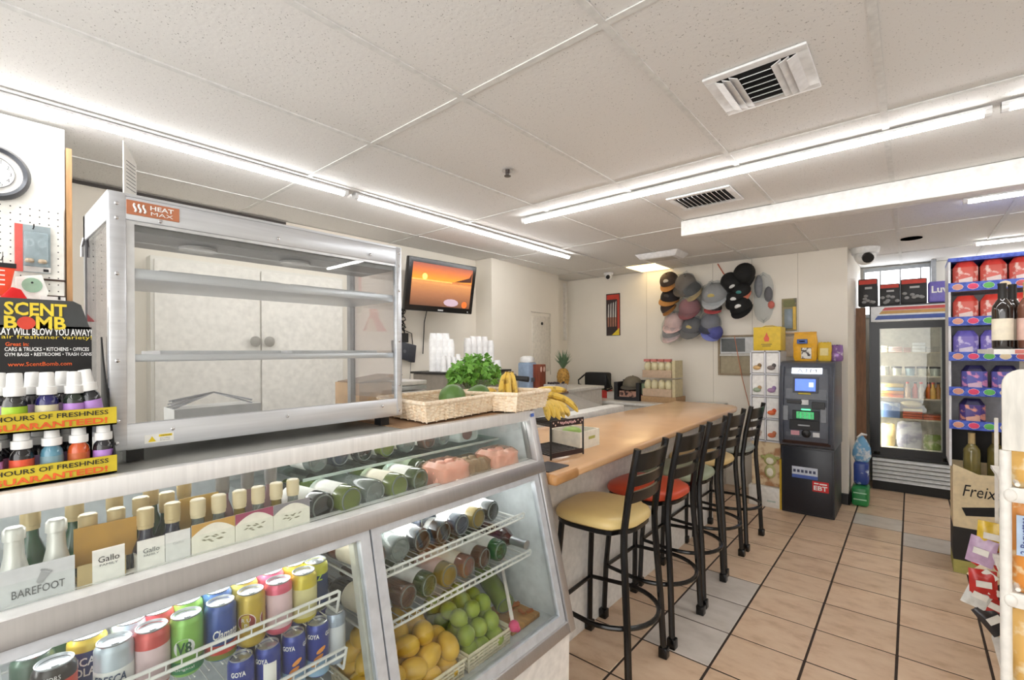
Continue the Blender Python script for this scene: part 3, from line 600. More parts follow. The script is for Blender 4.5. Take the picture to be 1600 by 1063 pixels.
for o in list(bpy.data.objects):
    l = o.get('label', '')
    if l.startswith('bright green vegetable'): disc(o, o.location, .0305, .062, 0, .019, C(226, 228, 226, .4), lift=.0005)
    if l.startswith('gold can with red round'):
        disc(o, o.location, .0305, .060, -15, .020, C(236, 226, 220, .4), lift=.0005); disc(o, o.location, .0305, .060, -15, .018, C(140, 50, 44, .4))
        text('R U', WH, o, (o.location.x, o.location.y, o.location.z+.066), (0, 1, 0), (0, 0, 1), .008, w=.018, arc=.0315, ang=radians(A0-15)); text('P', WH, o, (o.location.x, o.location.y, o.location.z+.054), (0, 1, 0), (0, 0, 1), .008, w=.006, arc=.0315, ang=radians(A0-15))
        disc(o, o.location, .0305, .060, 75, .020, C(236, 226, 220, .4), lift=.0005); disc(o, o.location, .0305, .060, 75, .018, C(140, 50, 44, .4))
back = [(.075, (60, 80, 66), 'dark green can'), (.215, (188, 204, 216), 'pale blue can'), (.262, (204, 86, 92), 'red can'), (.315, (150, 196, 92), 'light green can'), (.374, (84, 118, 180), 'mid blue can'), (.432, (214, 194, 96), 'gold can'), (.494, (220, 116, 156), 'pink can'), (.552, (214, 202, 84), 'yellow can')]
for y, colr, w in back: can(w+' standing in the second row of the top wire shelf', (XF-.068, y+.006, ZS), colr)
for y, colr, w in [(.12, (90, 120, 90), 'green can'), (.28, (120, 160, 200), 'sky blue can'), (.345, (70, 110, 180), 'blue can'), (.405, (206, 196, 110), 'pale gold can'), (.465, (224, 130, 160), 'rose pink can'), (.525, (216, 120, 150), 'deep pink can'), (.585, (210, 206, 96), 'lemon yellow can')]:
    can(w+' standing in the third row of the top wire shelf', (XF-.134, y, ZS), colr)
# lower shelf: slim nectar cans
ZS2 = .667; XF2 = fx(.795, .095); SKY = (150, 186, 216)
slim = [(.395, 0), (.452, 1), (.511, 2), (.570, 3)]
wd = ['blue nectar can leftmost of the lower shelf', 'blue nectar can with white nutrition panel on the lower shelf', 'blue nectar can with orange fruit on the lower shelf', 'blue nectar can with papaya picture on the lower shelf']
def fruitprint(t, c, r, h, da, s):
    for k, (dx, dz, cc) in enumerate(((0, 0, (222, 140, 60)), (.006, .014, (226, 150, 70)), (-.008, -.010, (232, 160, 80)))):
        n = 10; pts = []
        for j in range(n):
            u = dx+s*.011*cos(2*pi*j/n); w = dz+s*.006*sin(2*pi*j/n)+.5*u; a = radians(A0+da)+u/r; pts.append((c[0]+(r+.001)*cos(a), c[1]+(r+.001)*sin(a), c[2]+h+w))
        MB().add(pts, [tuple(range(n))]).build('fruit_print', C(*cc), t)
for (y, k), w in zip(slim, wd):
    c = (XF2, y, ZS2); t = can(w, c, (44, 62, 148), [('GOYA', .011, .028, .80, (-30, -52, 50, 42)[k], WH, dict(bold=.025))] + ([('GOYA', .011, .028, .80, -48, WH, dict(bold=.025))] if k > 1 else []), [(.05, .34, SKY)], r=.0265, h=.130, group='slim nectar cans on the lower wire shelf')
    if k != 1: fruitprint(t, c, .0265, .052, 0, 1)
    else:
        MB().grid(lambda u, v: (c[0]+.0272*cos(radians(A0-20+u*60)), c[1]+.0272*sin(radians(A0-20+u*60)), c[2]+.01+v*.088), 8, 1).build('nutrition_panel', PAPER, t)
c = (XF2, .628-.0, ZS2); t = can('pale silver blue can with white panel at the right of the lower shelf', (XF2-.012, .622, ZS2), (176, 190, 208), [], [(.25, .75, (222, 226, 230))], r=.0265, h=.130, group='slim nectar cans on the lower wire shelf')
for y in (.42, .48, .54, .60): can('blue nectar can in the back row of the lower shelf, %s' % {.42: 'leftmost', .48: 'second', .54: 'third', .60: 'rightmost'}[y], (XF2-.062, y, ZS2), (60, 70, 140), [('GOYA', .011, .028, .80, -10, WH, dict(bold=.025))], [(.05, .34, SKY)], r=.0265, h=.130, group='slim nectar cans in the back row')
# bottom of left bay: dark produce tray
tr = thing('produce_tray', 'tray of dark purple grapes at the bottom of the left bay', 'tray', (-1.1, .5, .471)); mb = MB()
for i in range(70): mb.ball((-1.06-random.random()*.2, .36+random.random()*.27, .50+random.random()*.05), .012, 8, 5)
mb.build('grapes', C(38, 24, 34, .3), tr, smooth=True, kind='stuff'); box('tray_base', (-1.29, .34, .471), (-1.03, .64, .492), C(220, 220, 216), tr)
# ---------------------------------------------------------------- fruit and baskets on the case floor
m_mango = M('mango_skin', (222, 180, 64), .4, noise=(14, .05), col2=(204, 160, 50), n2=(.25, .6)); m_lime = M('lime_skin', (156, 172, 56), .4, noise=(20, .05), col2=(120, 144, 48), n2=(.3, .65), bump=(160, .15))
def tray_basket(name, label, x0, x1, y0, y1, z, h):
    t = thing(name, label, 'basket', ((x0+x1)/2, (y0+y1)/2, z)); m = M('cream_plastic_weave', (226, 216, 188), .55)
    box('tray_floor', (x0+.006, y0+.006, z), (x1-.006, y1-.006, z+.005), m, t)
    mb = MB(); rows = 5
    for k in range(rows):
        zz = z+h*(k+.5)/rows; o = .004*k/rows
        mb.tube([(x0-o, y0-o, zz), (x1+o, y0-o, zz), (x1+o, y1+o, zz), (x0-o, y1+o, zz)], h/rows*.36, 6, closed=True)
    mb.build('woven_bands', m, t)
    MB().tube([(x0-.006, y0-.006, z+h), (x1+.006, y0-.006, z+h), (x1+.006, y1+.006, z+h), (x0-.006, y1+.006, z+h)], .005, 8, closed=True).build('rim', m, t)
    mb = MB(); n = int((y1-y0)/.02)
    for i in range(n+1):
        y = y0+(y1-y0)*i/n
        mb.cyl((x1, y, z), (x1+.004, y, z+h), .0025, n=5).cyl((x0, y, z), (x0-.004, y, z+h), .0025, n=5)
    for i in range(int((x1-x0)/.02)+1):
        x = x0+.02*i; mb.cyl((x, y0, z), (x, y0-.004, z+h), .0025, n=5).cyl((x, y1, z), (x, y1+.004, z+h), .0025, n=5)
    mb.build('stakes', m, t, kind='stuff'); return t
XB = fx(.50, .06)
tray_basket('fruit_basket', 'cream tray basket full of yellow mangoes', XB-.30, XB-.02, .715, .985, .472, .055)
tray_basket('fruit_basket', 'cream tray basket full of green limes', XB-.30, XB-.02, 1.010, 1.200, .472, .055)
mp = MB()
def mango_g(u, v):
    t = pi*v; a = 2*pi*u; r = .042*sin(t)*(1+.10*cos(t)); return (r*cos(a)*.88, r*sin(a), -.052*cos(t)+.004*sin(a)*sin(t))
m0 = MB().grid(mango_g, 18, 12).build('mango', m_mango, smooth=True); COL.objects.unlink(m0); k = 0
mang = []
LAY = ('bottom', 'middle', 'top'); RW_ = ('row nearest the glass', 'second row', 'third row', 'rear row'); CL_ = ('leftmost', 'second', 'third', 'rightmost')
for L, (zz, rows, cols, off) in enumerate(((.512, 4, 4, 0), (.566, 4, 4, .0), (.618, 3, 3, .035))):
    for i in range(rows):
        for j in range(cols):
            mang.append((XB-.058-off-i*.066+random.uniform(-.005, .005), .750+j*.066+(.012 if L == 1 else .030 if L == 2 else 0)*(1 if i % 2 else .4)+random.uniform(-.004, .004), zz+random.uniform(-.004, .004), 'yellow mango in the tray basket, %s layer, %s, %s' % (LAY[L], RW_[i], CL_[j])))
for i, p in enumerate(mang):
    o = m0.copy(); COL.objects.link(o); o.location = p[:3]; o.rotation_euler = (random.uniform(1.0, 2.0), random.uniform(-.4, .4), random.uniform(0, 6)); s = random.uniform(.76, .86); o.scale = (s, s, s)
    tag(o, p[3], 'mango', 'yellow mangoes in the basket')
l0 = MB().grid(lambda u, v: ((.029*sin(pi*v))*cos(2*pi*u), (.029*sin(pi*v))*sin(2*pi*u), -.031*cos(pi*v)-(.004 if v > .97 else 0)*-1), 16, 10).build('lime', m_lime, smooth=True); COL.objects.unlink(l0)
for L, (zz, rows, cols, off) in enumerate(((.506, 4, 3, 0), (.554, 4, 3, .01), (.600, 3, 3, .05))):
    for i in range(rows):
        for j in range(cols):
            o = l0.copy(); COL.objects.link(o); o.location = (XB-.052-off-i*.060+random.uniform(-.006, .006), 1.046+j*.058+(.012 if i % 2 else -.004)+random.uniform(-.005, .005), zz+random.uniform(-.004, .004))
            o.rotation_euler = [random.uniform(0, 6) for _ in range(3)]; s = random.uniform(.95, 1.1); o.scale = (s, s, s)
            tag(o, 'green lime in the tray basket, %s layer, %s, %s' % (LAY[L], RW_[i], ('left', 'centre', 'right')[j]), 'lime', 'green limes in the basket')
cb = thing('cutting_board', 'wooden board with orange scraps at the right end of the case floor', 'cutting board', (XB-.15, 1.30, .472))
box('board', (XB-.20, 1.235, .472), (XB-.035, 1.395, .490), M('board_wood', (196, 146, 84), .6, noise=(14, .12), aniso=(1, 9, 1)), cb, bevel=.004)
mb = MB()
for i in range(12):
    mb.M = Matrix.Translation((XB-.06-random.random()*.1, 1.28+random.random()*.1, .495)) @ Matrix.Rotation(random.uniform(0, 6), 4, 'Z') @ Matrix.Rotation(random.uniform(-.4, .4), 4, 'X'); mb.box((-.014, -.006, 0), (.014, .006, .004))
mb.build('peel_scraps', C(196, 110, 50), cb)
kn = thing('serving_knife', 'white bladed server with pink end cap leaning over the board', 'knife', (XB-.14, 1.26, .495))
MB().hexa([(XB-.02, 1.215, .515), (XB-.012, 1.225, .515), (XB-.16, 1.345, .60), (XB-.168, 1.335, .60), (XB-.025, 1.21, .56), (XB-.017, 1.22, .56), (XB-.165, 1.34, .635), (XB-.173, 1.33, .635)]).build('blade', C(236, 228, 220, .4), kn, bevel=.003)
MB().ball((XB-.008, 1.212, .530), .019).ball((XB-.004, 1.225, .516), .011).build('end_cap', C(232, 80, 130, .4), kn, smooth=True)
b = make_bottle('wine_bottle', 'green bottle with white script lying at the back of the case floor', 'bottle', bglass((130, 150, 70), .9), None, M('silver_foil2', (206, 206, 200), .3, .6), group=None); place(b, (-1.12, 1.27, .545), (-1, .35, .30))
text('apothic', PAPER, b, (0, 0, .10), (0, 1, 0), (0, 0, 1), .014, w=.05, arc=.0375, ang=1.2) if False else None
# ================================================================ LEFT WALL GOODS
ZT = 1.2355
ck = thing('wall_clock', 'round wall clock with dark grey rim cut off at the left edge', 'clock', (-2.74, .075, 2.18)); cc = (-2.735, .075, 2.18)
def disk(c, r, x0, x1, n=36):
    mb = MB(); mb.cyl((c[0]+x0, c[1], c[2]), (c[0]+x1, c[1], c[2]), r, n=n); return mb
disk(cc, .085, -.005, .012).build('face', C(232, 230, 226), ck)
disk(cc, .062, .012, .0135).build('inner_face', C(246, 245, 242), ck)
def ringm(c, ra, rb, x0, x1, n=40):
    mb = MB(); vs = []
    for j in range(n):
        a = 2*pi*j/n
        for r, x in ((ra, x0), (ra, x1), ((ra+rb)/2, x1+.008), (rb, x1*.6), (rb, x0)): vs.append((c[0]+x, c[1]+r*cos(a), c[2]+r*sin(a)))
    fs = [(j*5+k, j*5+(k+1) % 5, ((j+1) % n)*5+(k+1) % 5, ((j+1) % n)*5+k) for j in range(n) for k in range(5)]
    return mb.add(vs, fs)
ringm(cc, .085, .108, -.005, .022).build('rim', M('clock_rim', (74, 76, 82), .3, .3), ck, smooth=True)
ringm(cc, .061, .063, .0135, .0136).build('dial_line', C(120, 118, 116), ck)
for k, s in ((0, '3'), (1, '2'), (2, '1'), (3, '12'), (11, '4'), (10, '5'), (9, '6')):
    a = radians(30*k); text(s, INKGREY, ck, (cc[0]+.0137, cc[1]+.050*cos(a), cc[2]+.050*sin(a)), (0, 1, 0), (0, 0, 1), .015)
MB().tube([(cc[0]+.016, cc[1], cc[2]), (cc[0]+.016, cc[1]-.02, cc[2]+.025)], .002, 6).tube([(cc[0]+.017, cc[1], cc[2]), (cc[0]+.017, cc[1]-.04, cc[2]-.01)], .0015, 6).build('hands', INK, ck)
pk = thing('jewellery_pack', 'grey and red blister pack with two hoops on a peg hook', 'blister pack', (-2.73, .187, 1.9))
box('backing_card', (-2.728, .135, 1.80), (-2.725, .238, 1.992), C(150, 162, 166), pk); box('red_stripe', (-2.7255, .135, 1.80), (-2.7245, .158, 1.992), C(214, 92, 84), pk)
MB().box((-2.7245, .160, 1.825), (-2.712, .232, 1.965)).build('blister', M('blister_plastic', (200, 214, 218), .12, alpha=.35, coat=.5), pk, bevel=.006)
box('price_sticker', (-2.7245, .216, 1.806), (-2.7235, .232, 1.817), INK, pk)
box('lower_card', (-2.7246, .160, 1.803), (-2.7242, .238, 1.824), C(206, 204, 200), pk)
mb = MB()
for y in (.178, .212): mb.tube([(-2.72, y+.011*cos(a), 1.92+.014*sin(a)) for a in [2*pi*i/14 for i in range(14)]], .0018, 6, closed=True)
mb.build('hoop_print', C(226, 230, 230), pk)
for y in (.176, .213): MB().lathe([(.012, 0), (.015, .006), (.012, .016)], 14, (-2.717, y, 1.838)).build('end_stud', C(176, 158, 134, .35), pk, smooth=True)
MB().tube([(-2.74, .187, 1.978), (-2.69, .187, 1.978), (-2.685, .187, 1.99)], .002, 6).build('peg_hook', INK, pk)
rb = thing('snack_pouch', 'orange red pouch hanging on a hook below the clock', 'pouch', (-2.66, .115, 1.72))
MB().hexa([(-2.66, .06, 1.69), (-2.64, .06, 1.69), (-2.64, .115, 1.69), (-2.66, .115, 1.69), (-2.655, .075, 1.815), (-2.650, .075, 1.815), (-2.650, .135, 1.815), (-2.655, .135, 1.815)]).build('pouch_front', C(222, 74, 44, .3), rb, bevel=.003)
box('header_strip', (-2.652, .078, 1.800), (-2.6475, .136, 1.818), INK, rb)
for i in range(4): box('print_line', (-2.6465+.002*i*0-.001*i, .07, 1.785-i*.018), (-2.6425-.001*i*0, .105, 1.790-i*.018), C(240, 220, 210), rb)
MB().tube([(-2.74, .10, 1.84), (-2.63, .10, 1.84)], .002, 6).tube([(-2.652, .10, 1.81), (-2.652, .10, 1.86)], .0012, 5).build('peg_hook', INK, rb)
rd = thing('snack_pouch', 'bright red folded pouch behind the spray display header', 'pouch', (-2.6, .14, 1.66))
MB().prism([(.03, 1.60), (.20, 1.60), (.145, 1.715), (.12, 1.722)], 0, -2.61, -2.59).build('pouch_front', C(204, 24, 26, .3), rd, bevel=.004)
MB().prism([(.11, 1.60), (.19, 1.60), (.165, 1.68), (.14, 1.675)], 0, -2.591, -2.586).build('white_patch', C(224, 190, 170), rd)
gp = thing('snack_pouch', 'white pouch with pale green leaf print below the blister pack', 'pouch', (-2.70, .18, 1.7))
MB().prism([(.135, 1.775), (.21, 1.79), (.23, 1.72), (.20, 1.64), (.14, 1.66)], 0, -2.715, -2.70).build('pouch_front', C(236, 236, 230, .3), gp, bevel=.003)
MB().cyl((-2.70, .182, 1.745), (-2.698, .182, 1.745), .030, n=18).build('leaf_print', C(156, 190, 164), gp); MB().cyl((-2.698, .182, 1.755), (-2.697, .182, 1.755), .004, n=8).build('hang_hole', INK, gp)
bx = thing('small_parts_box', 'small white carton on the slot wall shelf', 'box', (-2.70, .25, 1.66)); box('carton_body', (-2.735, .205, 1.62), (-2.68, .278, 1.702), C(232, 230, 226), bx); box('black_clip', (-2.679, .255, 1.69), (-2.676, .262, 1.705), INK, bx)
# ================================================================ SPRAY DISPLAY
sd = thing('counter_display', 'two tier black and yellow cardboard counter display for pump sprays', 'display stand', (-1.22, .10, ZT))
m_bk = C(24, 23, 24, .5); m_yl = M('display_yellow', (206, 184, 44), .55); m_or = C(224, 96, 40, .5)
Y0, Y1 = -.012, .192; xf, xb = -1.168, -1.30
MB().box((xb-.004, Y0, ZT), (xb, Y1-.018, 1.520)).build('back_card', m_bk, sd)
MB().prism([(Y0, 1.515), (Y1-.020, 1.515), (Y1-.034, 1.565), (Y1-.046, 1.572), (Y0, 1.572)], 0, xb-.004, xb).build('header_card', M('header_charcoal', (66, 68, 68), .5), sd)
def uy(px, py, xx): p = PX(px, py, xx); return p.y, p.z
kx = xb+.0006
def hd(s, x0, y0, x1, y1, m, **k):
    a = uy(x0, y0, xb); b = uy(x1, y1, xb); text(s, m, sd, (kx, (a[0]+b[0])/2, (a[1]+b[1])/2), (0, 1, 0), (0, 0, 1), abs(a[1]-b[1]), w=abs(b[0]-a[0]), **k)
hd('SCENT', 6, 492, 104, 476, C(232, 206, 60), bold=.03); hd('B', 6, 513, 27, 494, C(232, 206, 60), bold=.03); hd('MB', 56, 515, 103, 496, C(232, 206, 60), bold=.03)
y_, z_ = uy(41, 505, xb); MB().cyl((kx, y_, z_), (kx+.002, y_, z_), .0125, n=20).build('bomb_logo', C(214, 70, 50), sd); MB().tube([(kx+.001, y_+.004, z_+.012), (kx+.001, y_+.010, z_+.017)], .0012, 5).build('fuse', C(232, 206, 60), sd)
hd('SPRAY WILL BLOW YOU AWAY!', -18, 523, 143, 515, WH, bold=.02); hd('air freshener variety!', 2, 531, 143, 525, C(232, 206, 60)); hd('Great in:', 8, 541, 45, 535, m_or, bold=.02)
hd('CARS & TRUCKS • KITCHENS • OFFICES', 7, 549, 139, 543, WH, bold=.015); hd('GYM BAGS • RESTROOMS • TRASH CANS', 7, 557, 143, 551, WH, bold=.015); hd('www.ScentBomb.com', 12, 573, 112, 565, m_or, bold=.01)
for zt, nm in ((1.328, 'upper'), (ZT, 'lower')):
    box('tray_floor', (xb, Y0, zt), (xf, Y1, zt+.003), m_bk, sd)
    MB().box((xf-.003, Y0, zt), (xf, Y1, zt+.034)).build('tray_front', m_yl, sd)
    z = zt+.017
    text('HOURS OF FRESHNESS', INK, sd, (xf, .1065, z+.0085), (0, 1, 0), (0, 0, 1), .0085, w=.146, bold=.01); text('GUARANTEED!', m_or, sd, (xf, .102, z-.0065), (0, 1, 0), (0, 0, 1), .0115, w=.152, bold=.03)
MB().prism([(xb, ZT), (xf-.002, ZT), (xf-.002, ZT+.034), (xb+.02, 1.45), (xb, 1.50)], 1, Y1-.004, Y1-.001).build('side_card', m_bk, sd)
m_cap = M('spray_cap_white', (240, 240, 238), .35)
def spray(label, c, liquid, lab, tilt=0, extra=None):
    t = thing('spray_bottle', label, 'spray bottle', c, 'pump sprays in the counter display'); r = .0155; x, y, z = c
    MB().lathe([(r*.9, 0), (r, .003), (r, .046), (r*.9, .053), (r*.55, .060), (r*.5, .064)], 16, c).build('bottle_body', M('liquid_%d_%d_%d' % liquid, liquid, .1, coat=.6), t, smooth=True)
    MB().lathe([(r+.0004, .006), (r+.0004, .042)], 16, c).build('label_band', C(*lab, .4), t, smooth=True)
    MB().lathe([(.0135, .060), (.0140, .062), (.0140, .074), (.0108, .075), (.0098, .098), (.0090, .100), (.004, .1005)], 16, c).build('overcap', m_cap, t, smooth=True)
    if extra: text(extra[0], extra[1], t, (x, y, z+.026), (0, 1, 0), (0, 0, 1), extra[2], w=.026, arc=r+.0008, ang=radians(-20), bold=.01)
    if tilt: t.rotation_euler = (radians(tilt), 0, 0)
    return t
tt = 1.3315
spray('spray with lime green label in the upper tray', (xf-.021, .058, tt), (40, 40, 38), (158, 196, 44)); spray('spray with dark blue liquid in the upper tray', (xf-.021, .098, tt), (36, 34, 96), (206, 200, 170))
spray('spray with lilac label upright in the upper tray', (xf-.021, .134, tt), (34, 44, 34), (176, 130, 206)); spray('spray with lilac label tilted at the right of the upper tray', (xf-.024, .164, tt+.004), (34, 36, 40), (180, 138, 210), tilt=9)
for y, w in ((.04, 'left'), (.082, 'middle'), (.122, 'right')): spray('spray in the back row of the upper tray, '+w, (xf-.060, y, tt), (40, 38, 44), (190, 160, 200))
tb = ZT+.0035
for y, liq, lab, w, ex in ((.0285, (36, 34, 40), (190, 140, 200), 'with lilac label at the left edge of the lower tray', None), (.066, (30, 28, 30), (216, 84, 54), 'with red orange label in the lower tray', None),
                           (.104, (90, 140, 160), (120, 150, 160), 'with pale blue liquid in the lower tray', 1), (.140, (206, 90, 40), (190, 96, 50), 'with orange liquid in the lower tray', 1), (.175, (34, 34, 40), (176, 130, 206), 'with lilac label at the right of the lower tray', None)):
    spray('spray '+w, (xf-.021, y, tb), liq, lab, extra=('NTLIF', WH, .007) if ex else None)
for y, w in ((.04, 'first'), (.09, 'second'), (.13, 'third')): spray('spray in the back row of the lower tray, %s from the left' % w, (xf-.058, y, tb), (40, 38, 44), (190, 160, 200))
# ================================================================ FOOD WARMER
wx, wy0, wy1, wz0, wz1, wd = -1.245, .192, .915, 1.262, 1.800, .295
fwm = thing('food_warmer', 'stainless glass fronted food warmer with three shelves on the deli case', 'food warmer', (wx-.15, .55, ZT)); xb2 = wx-wd
m_ss = M('warmer_steel', (214, 217, 222), .3, .7, noise=(4, .05), aniso=(1, 1, 25)); m_ssd = M('warmer_steel_dark', (150, 152, 156), .3, .85)
MB().box((xb2, wy0, wz1-.006), (wx, wy1, wz1)).build('roof', m_ss, fwm)
MB().box((wx-.012, wy0+.028, wz1-.055), (wx, wy1-.02, wz1-.006)).build('top_rail', m_ss, fwm, bevel=.002)
MB().box((wx-.012, wy0+.028, wz0), (wx, wy1-.02, wz0+.055)).build('bottom_rail', m_ss, fwm, bevel=.002)
MB().box((wx-.016, wy0, wz0), (wx+.002, wy0+.030, wz1)).build('front_post', m_ss, fwm, bevel=.004); MB().box((wx-.016, wy1-.022, wz0), (wx+.002, wy1, wz1)).build('front_post', m_ss, fwm, bevel=.004)
MB().box((wx-.010, wy0+.030, wz0+.055), (wx-.004, wy0+.044, wz1-.055)).box((wx-.010, wy0+.044, wz1-.062), (wx-.004, wy1-.02, wz1-.055)).build('window_trim', M('trim_bright', (222, 224, 226), .3, .6), fwm)
for y in (wy0, wy1-.02): MB().box((xb2, y, wz0), (xb2+.02, y+.02, wz1)).build('rear_post', m_ssd, fwm)
MB().box((xb2, wy0, wz0), (wx-.012, wy1, wz0+.012)).build('floor_pan', m_ss, fwm)
MB().box((wx-.20, wy0+.03, wz1-.075), (wx-.014, wy1-.02, wz1-.006)).build('lamp_hood', M('hood_grey', (128, 128, 128), .35, .7), fwm)
for y in (.38, .62): MB().cyl((wx-.10, y, wz1-.076), (wx-.10, y, wz1-.082), .04, n=20).build('lamp_lens', C(180, 180, 176, .2), fwm)
MB().box((xb2+.02, wy0+.002, wz0+.05), (wx-.016, wy0+.006, wz1-.055)).build('side_glass', glass('warmer_side_glass', (240, 236, 236), .10), fwm)
MB().box((xb2+.02, wy1-.006, wz0+.05), (wx-.02, wy1-.002, wz1-.03)).build('side_glass', MATS['warmer_side_glass'], fwm)
MB().box((wx-.008, wy0+.044, wz0+.05), (wx-.005, wy1-.022, wz1-.055)).build('front_glass', glass('warmer_glass', (250, 251, 251), .05, haze=.03), fwm)
MB().box((xb2, wy0+.0, wz1-.06), (wx-.016, wy0+.003, wz1-.006)).build('side_header', m_ss, fwm)
MB().tube([(xb2+.02, wy0-.001, wz1-.055), (xb2+.012, wy0-.004, wz1-.075), (xb2+.012, wy0-.004, wz1-.10)], .003, 6).build('door_catch', CHROME, fwm)
for z, t in ((1.625, .022), (1.447, .016)):
    sh = MB().box((xb2+.03, wy0+.03, z), (wx-.014, wy1-.022, z+t)).build('shelf', m_ss, fwm, bevel=.002)
    mb = MB()
    for i in range(2): mb.box((xb2+.06, wy0+.10+i*.30, z+t), (wx-.06, wy0+.37+i*.30, z+t+.008))
    mb.build('tray_liner', C(196, 198, 200, .3), sh)
for y in (wy0+.03, wy1-.07):
    for x in (wx-.05, xb2+.02): MB().box((x, y, ZT), (x+.035, y+.03, wz0)).build('foot', BLACK, fwm)
mb = MB(); scr = []
for y, z in ((wy0+.014, 1.775), (wy0+.014, 1.745), (wy0+.014, 1.63), (wy0+.014, 1.45), (wy0+.014, 1.325), (wy0+.012, 1.28), (.28, 1.752), (.53, 1.760), (.80, 1.760), (wy1-.012, 1.78), (wy1-.012, 1.74), (wy1-.012, 1.66), (wy1-.012, 1.50), (wy1-.012, 1.36), (wy1-.012, 1.28), (.30, 1.298), (.55, 1.298), (.84, 1.298)):
    MB().lathe([(.0042, 0), (.0040, .0012), (.002, .0022)], 8, (0, 0, 0)).build('screw', CHROME, fwm, smooth=True); s = fwm.children[-1]
for s, (y, z) in zip([o for o in fwm.children if o.name.startswith('screw')], ((wy0+.014, 1.775), (wy0+.014, 1.745), (wy0+.014, 1.63), (wy0+.014, 1.45), (wy0+.014, 1.325), (wy0+.012, 1.28), (.28, 1.752), (.53, 1.760), (.80, 1.760), (wy1-.012, 1.78), (wy1-.012, 1.74), (wy1-.012, 1.66), (wy1-.012, 1.50), (wy1-.012, 1.36), (wy1-.012, 1.28), (.30, 1.298), (.55, 1.298), (.84, 1.298))):
    me = s.data; off = fwm.location
    for v in me.vertices: c = v.co+off; v.co = Vector((wx+.002+c.z, y+c.x, z+c.y))-off
MB().box((wx+.0005, .222, 1.757), (wx+.002, .315, 1.787)).build('maker_plate', C(184, 116, 82, .5), fwm, bevel=.0006, seg=1)
text('HEAT', WH, fwm, (wx+.0022, .283, 1.777), (0, 1, 0), (0, 0, 1), .0095, w=.042, bold=.02); text('MAX', WH, fwm, (wx+.0022, .283, 1.765), (0, 1, 0), (0, 0, 1), .0075, w=.040)
for i in range(3): MB().tube([(wx+.0026, .236+i*.008+.002*sin(k*1.2), 1.763+k*.0035) for k in range(6)], .0022, 6).build('flame_mark', WH, fwm)
MB().box((wx+.0005, .250, 1.272), (wx+.0012, .302, 1.290)).build('caution_sticker', C(236, 236, 230), fwm)
MB().add([(wx+.0018, .256, 1.2745), (wx+.0018, .270, 1.2745), (wx+.0018, .263, 1.2865)], [(0, 1, 2)]).build('warning_triangle', C(232, 204, 40), fwm)
MB().box((wx+.0012, .275, 1.2835), (wx+.0016, .299, 1.2885)).build('caution_bar', C(232, 204, 40), fwm)
text('CAUTION', INK, fwm, (wx+.0016, .287, 1.286), (0, 1, 0), (0, 0, 1), .003, w=.018); text('Hot surface.', INK, fwm, (wx+.0012, .286, 1.2805), (0, 1, 0), (0, 0, 1), .0026, w=.018); text('Do not touch.', INK, fwm, (wx+.0012, .286, 1.2765), (0, 1, 0), (0, 0, 1), .0026, w=.018)
tg = thing('paper_note', 'white paper note standing upright on top of the food warmer', 'note', (wx-.03, .232, wz1)); MB().hexa([(wx-.02, .220, wz1), (wx-.018, .222, wz1), (wx-.055, .250, wz1), (wx-.057, .248, wz1), (wx-.02, .220, wz1+.115), (wx-.018, .222, wz1+.115), (wx-.055, .250, wz1+.083), (wx-.057, .248, wz1+.083)]).build('note_sheet', PAPER, tg)
mb = MB()
for i in range(8): z = wz1+.02+i*.008; mb.add([(wx-.0215, .2245, z), (wx-.050, .2475, z-.003), (wx-.050, .2475, z-.0015), (wx-.0215, .2245, z+.0015)], [(0, 1, 2, 3)])
mb.build('written_lines', INKGREY, tg, kind='stuff')
for k, (z, w) in enumerate(((1.275, 'bottom'),)):
    t = thing('steel_tray', 'flat sheet tray lying on the bottom of the food warmer', 'tray', (wx-.14, .55, z)); MB().box((wx-.24, .29, z), (wx-.05, .84, z+.004)).box((wx-.052, .29, z), (wx-.05, .84, z+.016)).box((wx-.24, .29, z), (wx-.238, .84, z+.016)).box((wx-.24, .29, z), (wx-.05, .292, z+.016)).build('tray_pan', m_ss, t)
tg = thing('serving_tongs', 'steel tongs and wire rack seen through the food warmer', 'tongs', (-1.70, .50, 1.28)); mb = MB()
for i in range(7): mb.tube([(-1.72+.01*i, .40, 1.30+.01*(i % 3)), (-1.70, .52, 1.34), (-1.66, .62, 1.31-.01*(i % 2))], .003, 5)
mb.build('tong_wires', CHROME, tg); MB().box((-1.75, .40, ZT), (-1.64, .64, 1.30)).build('rack_base', C(190, 190, 188), tg)
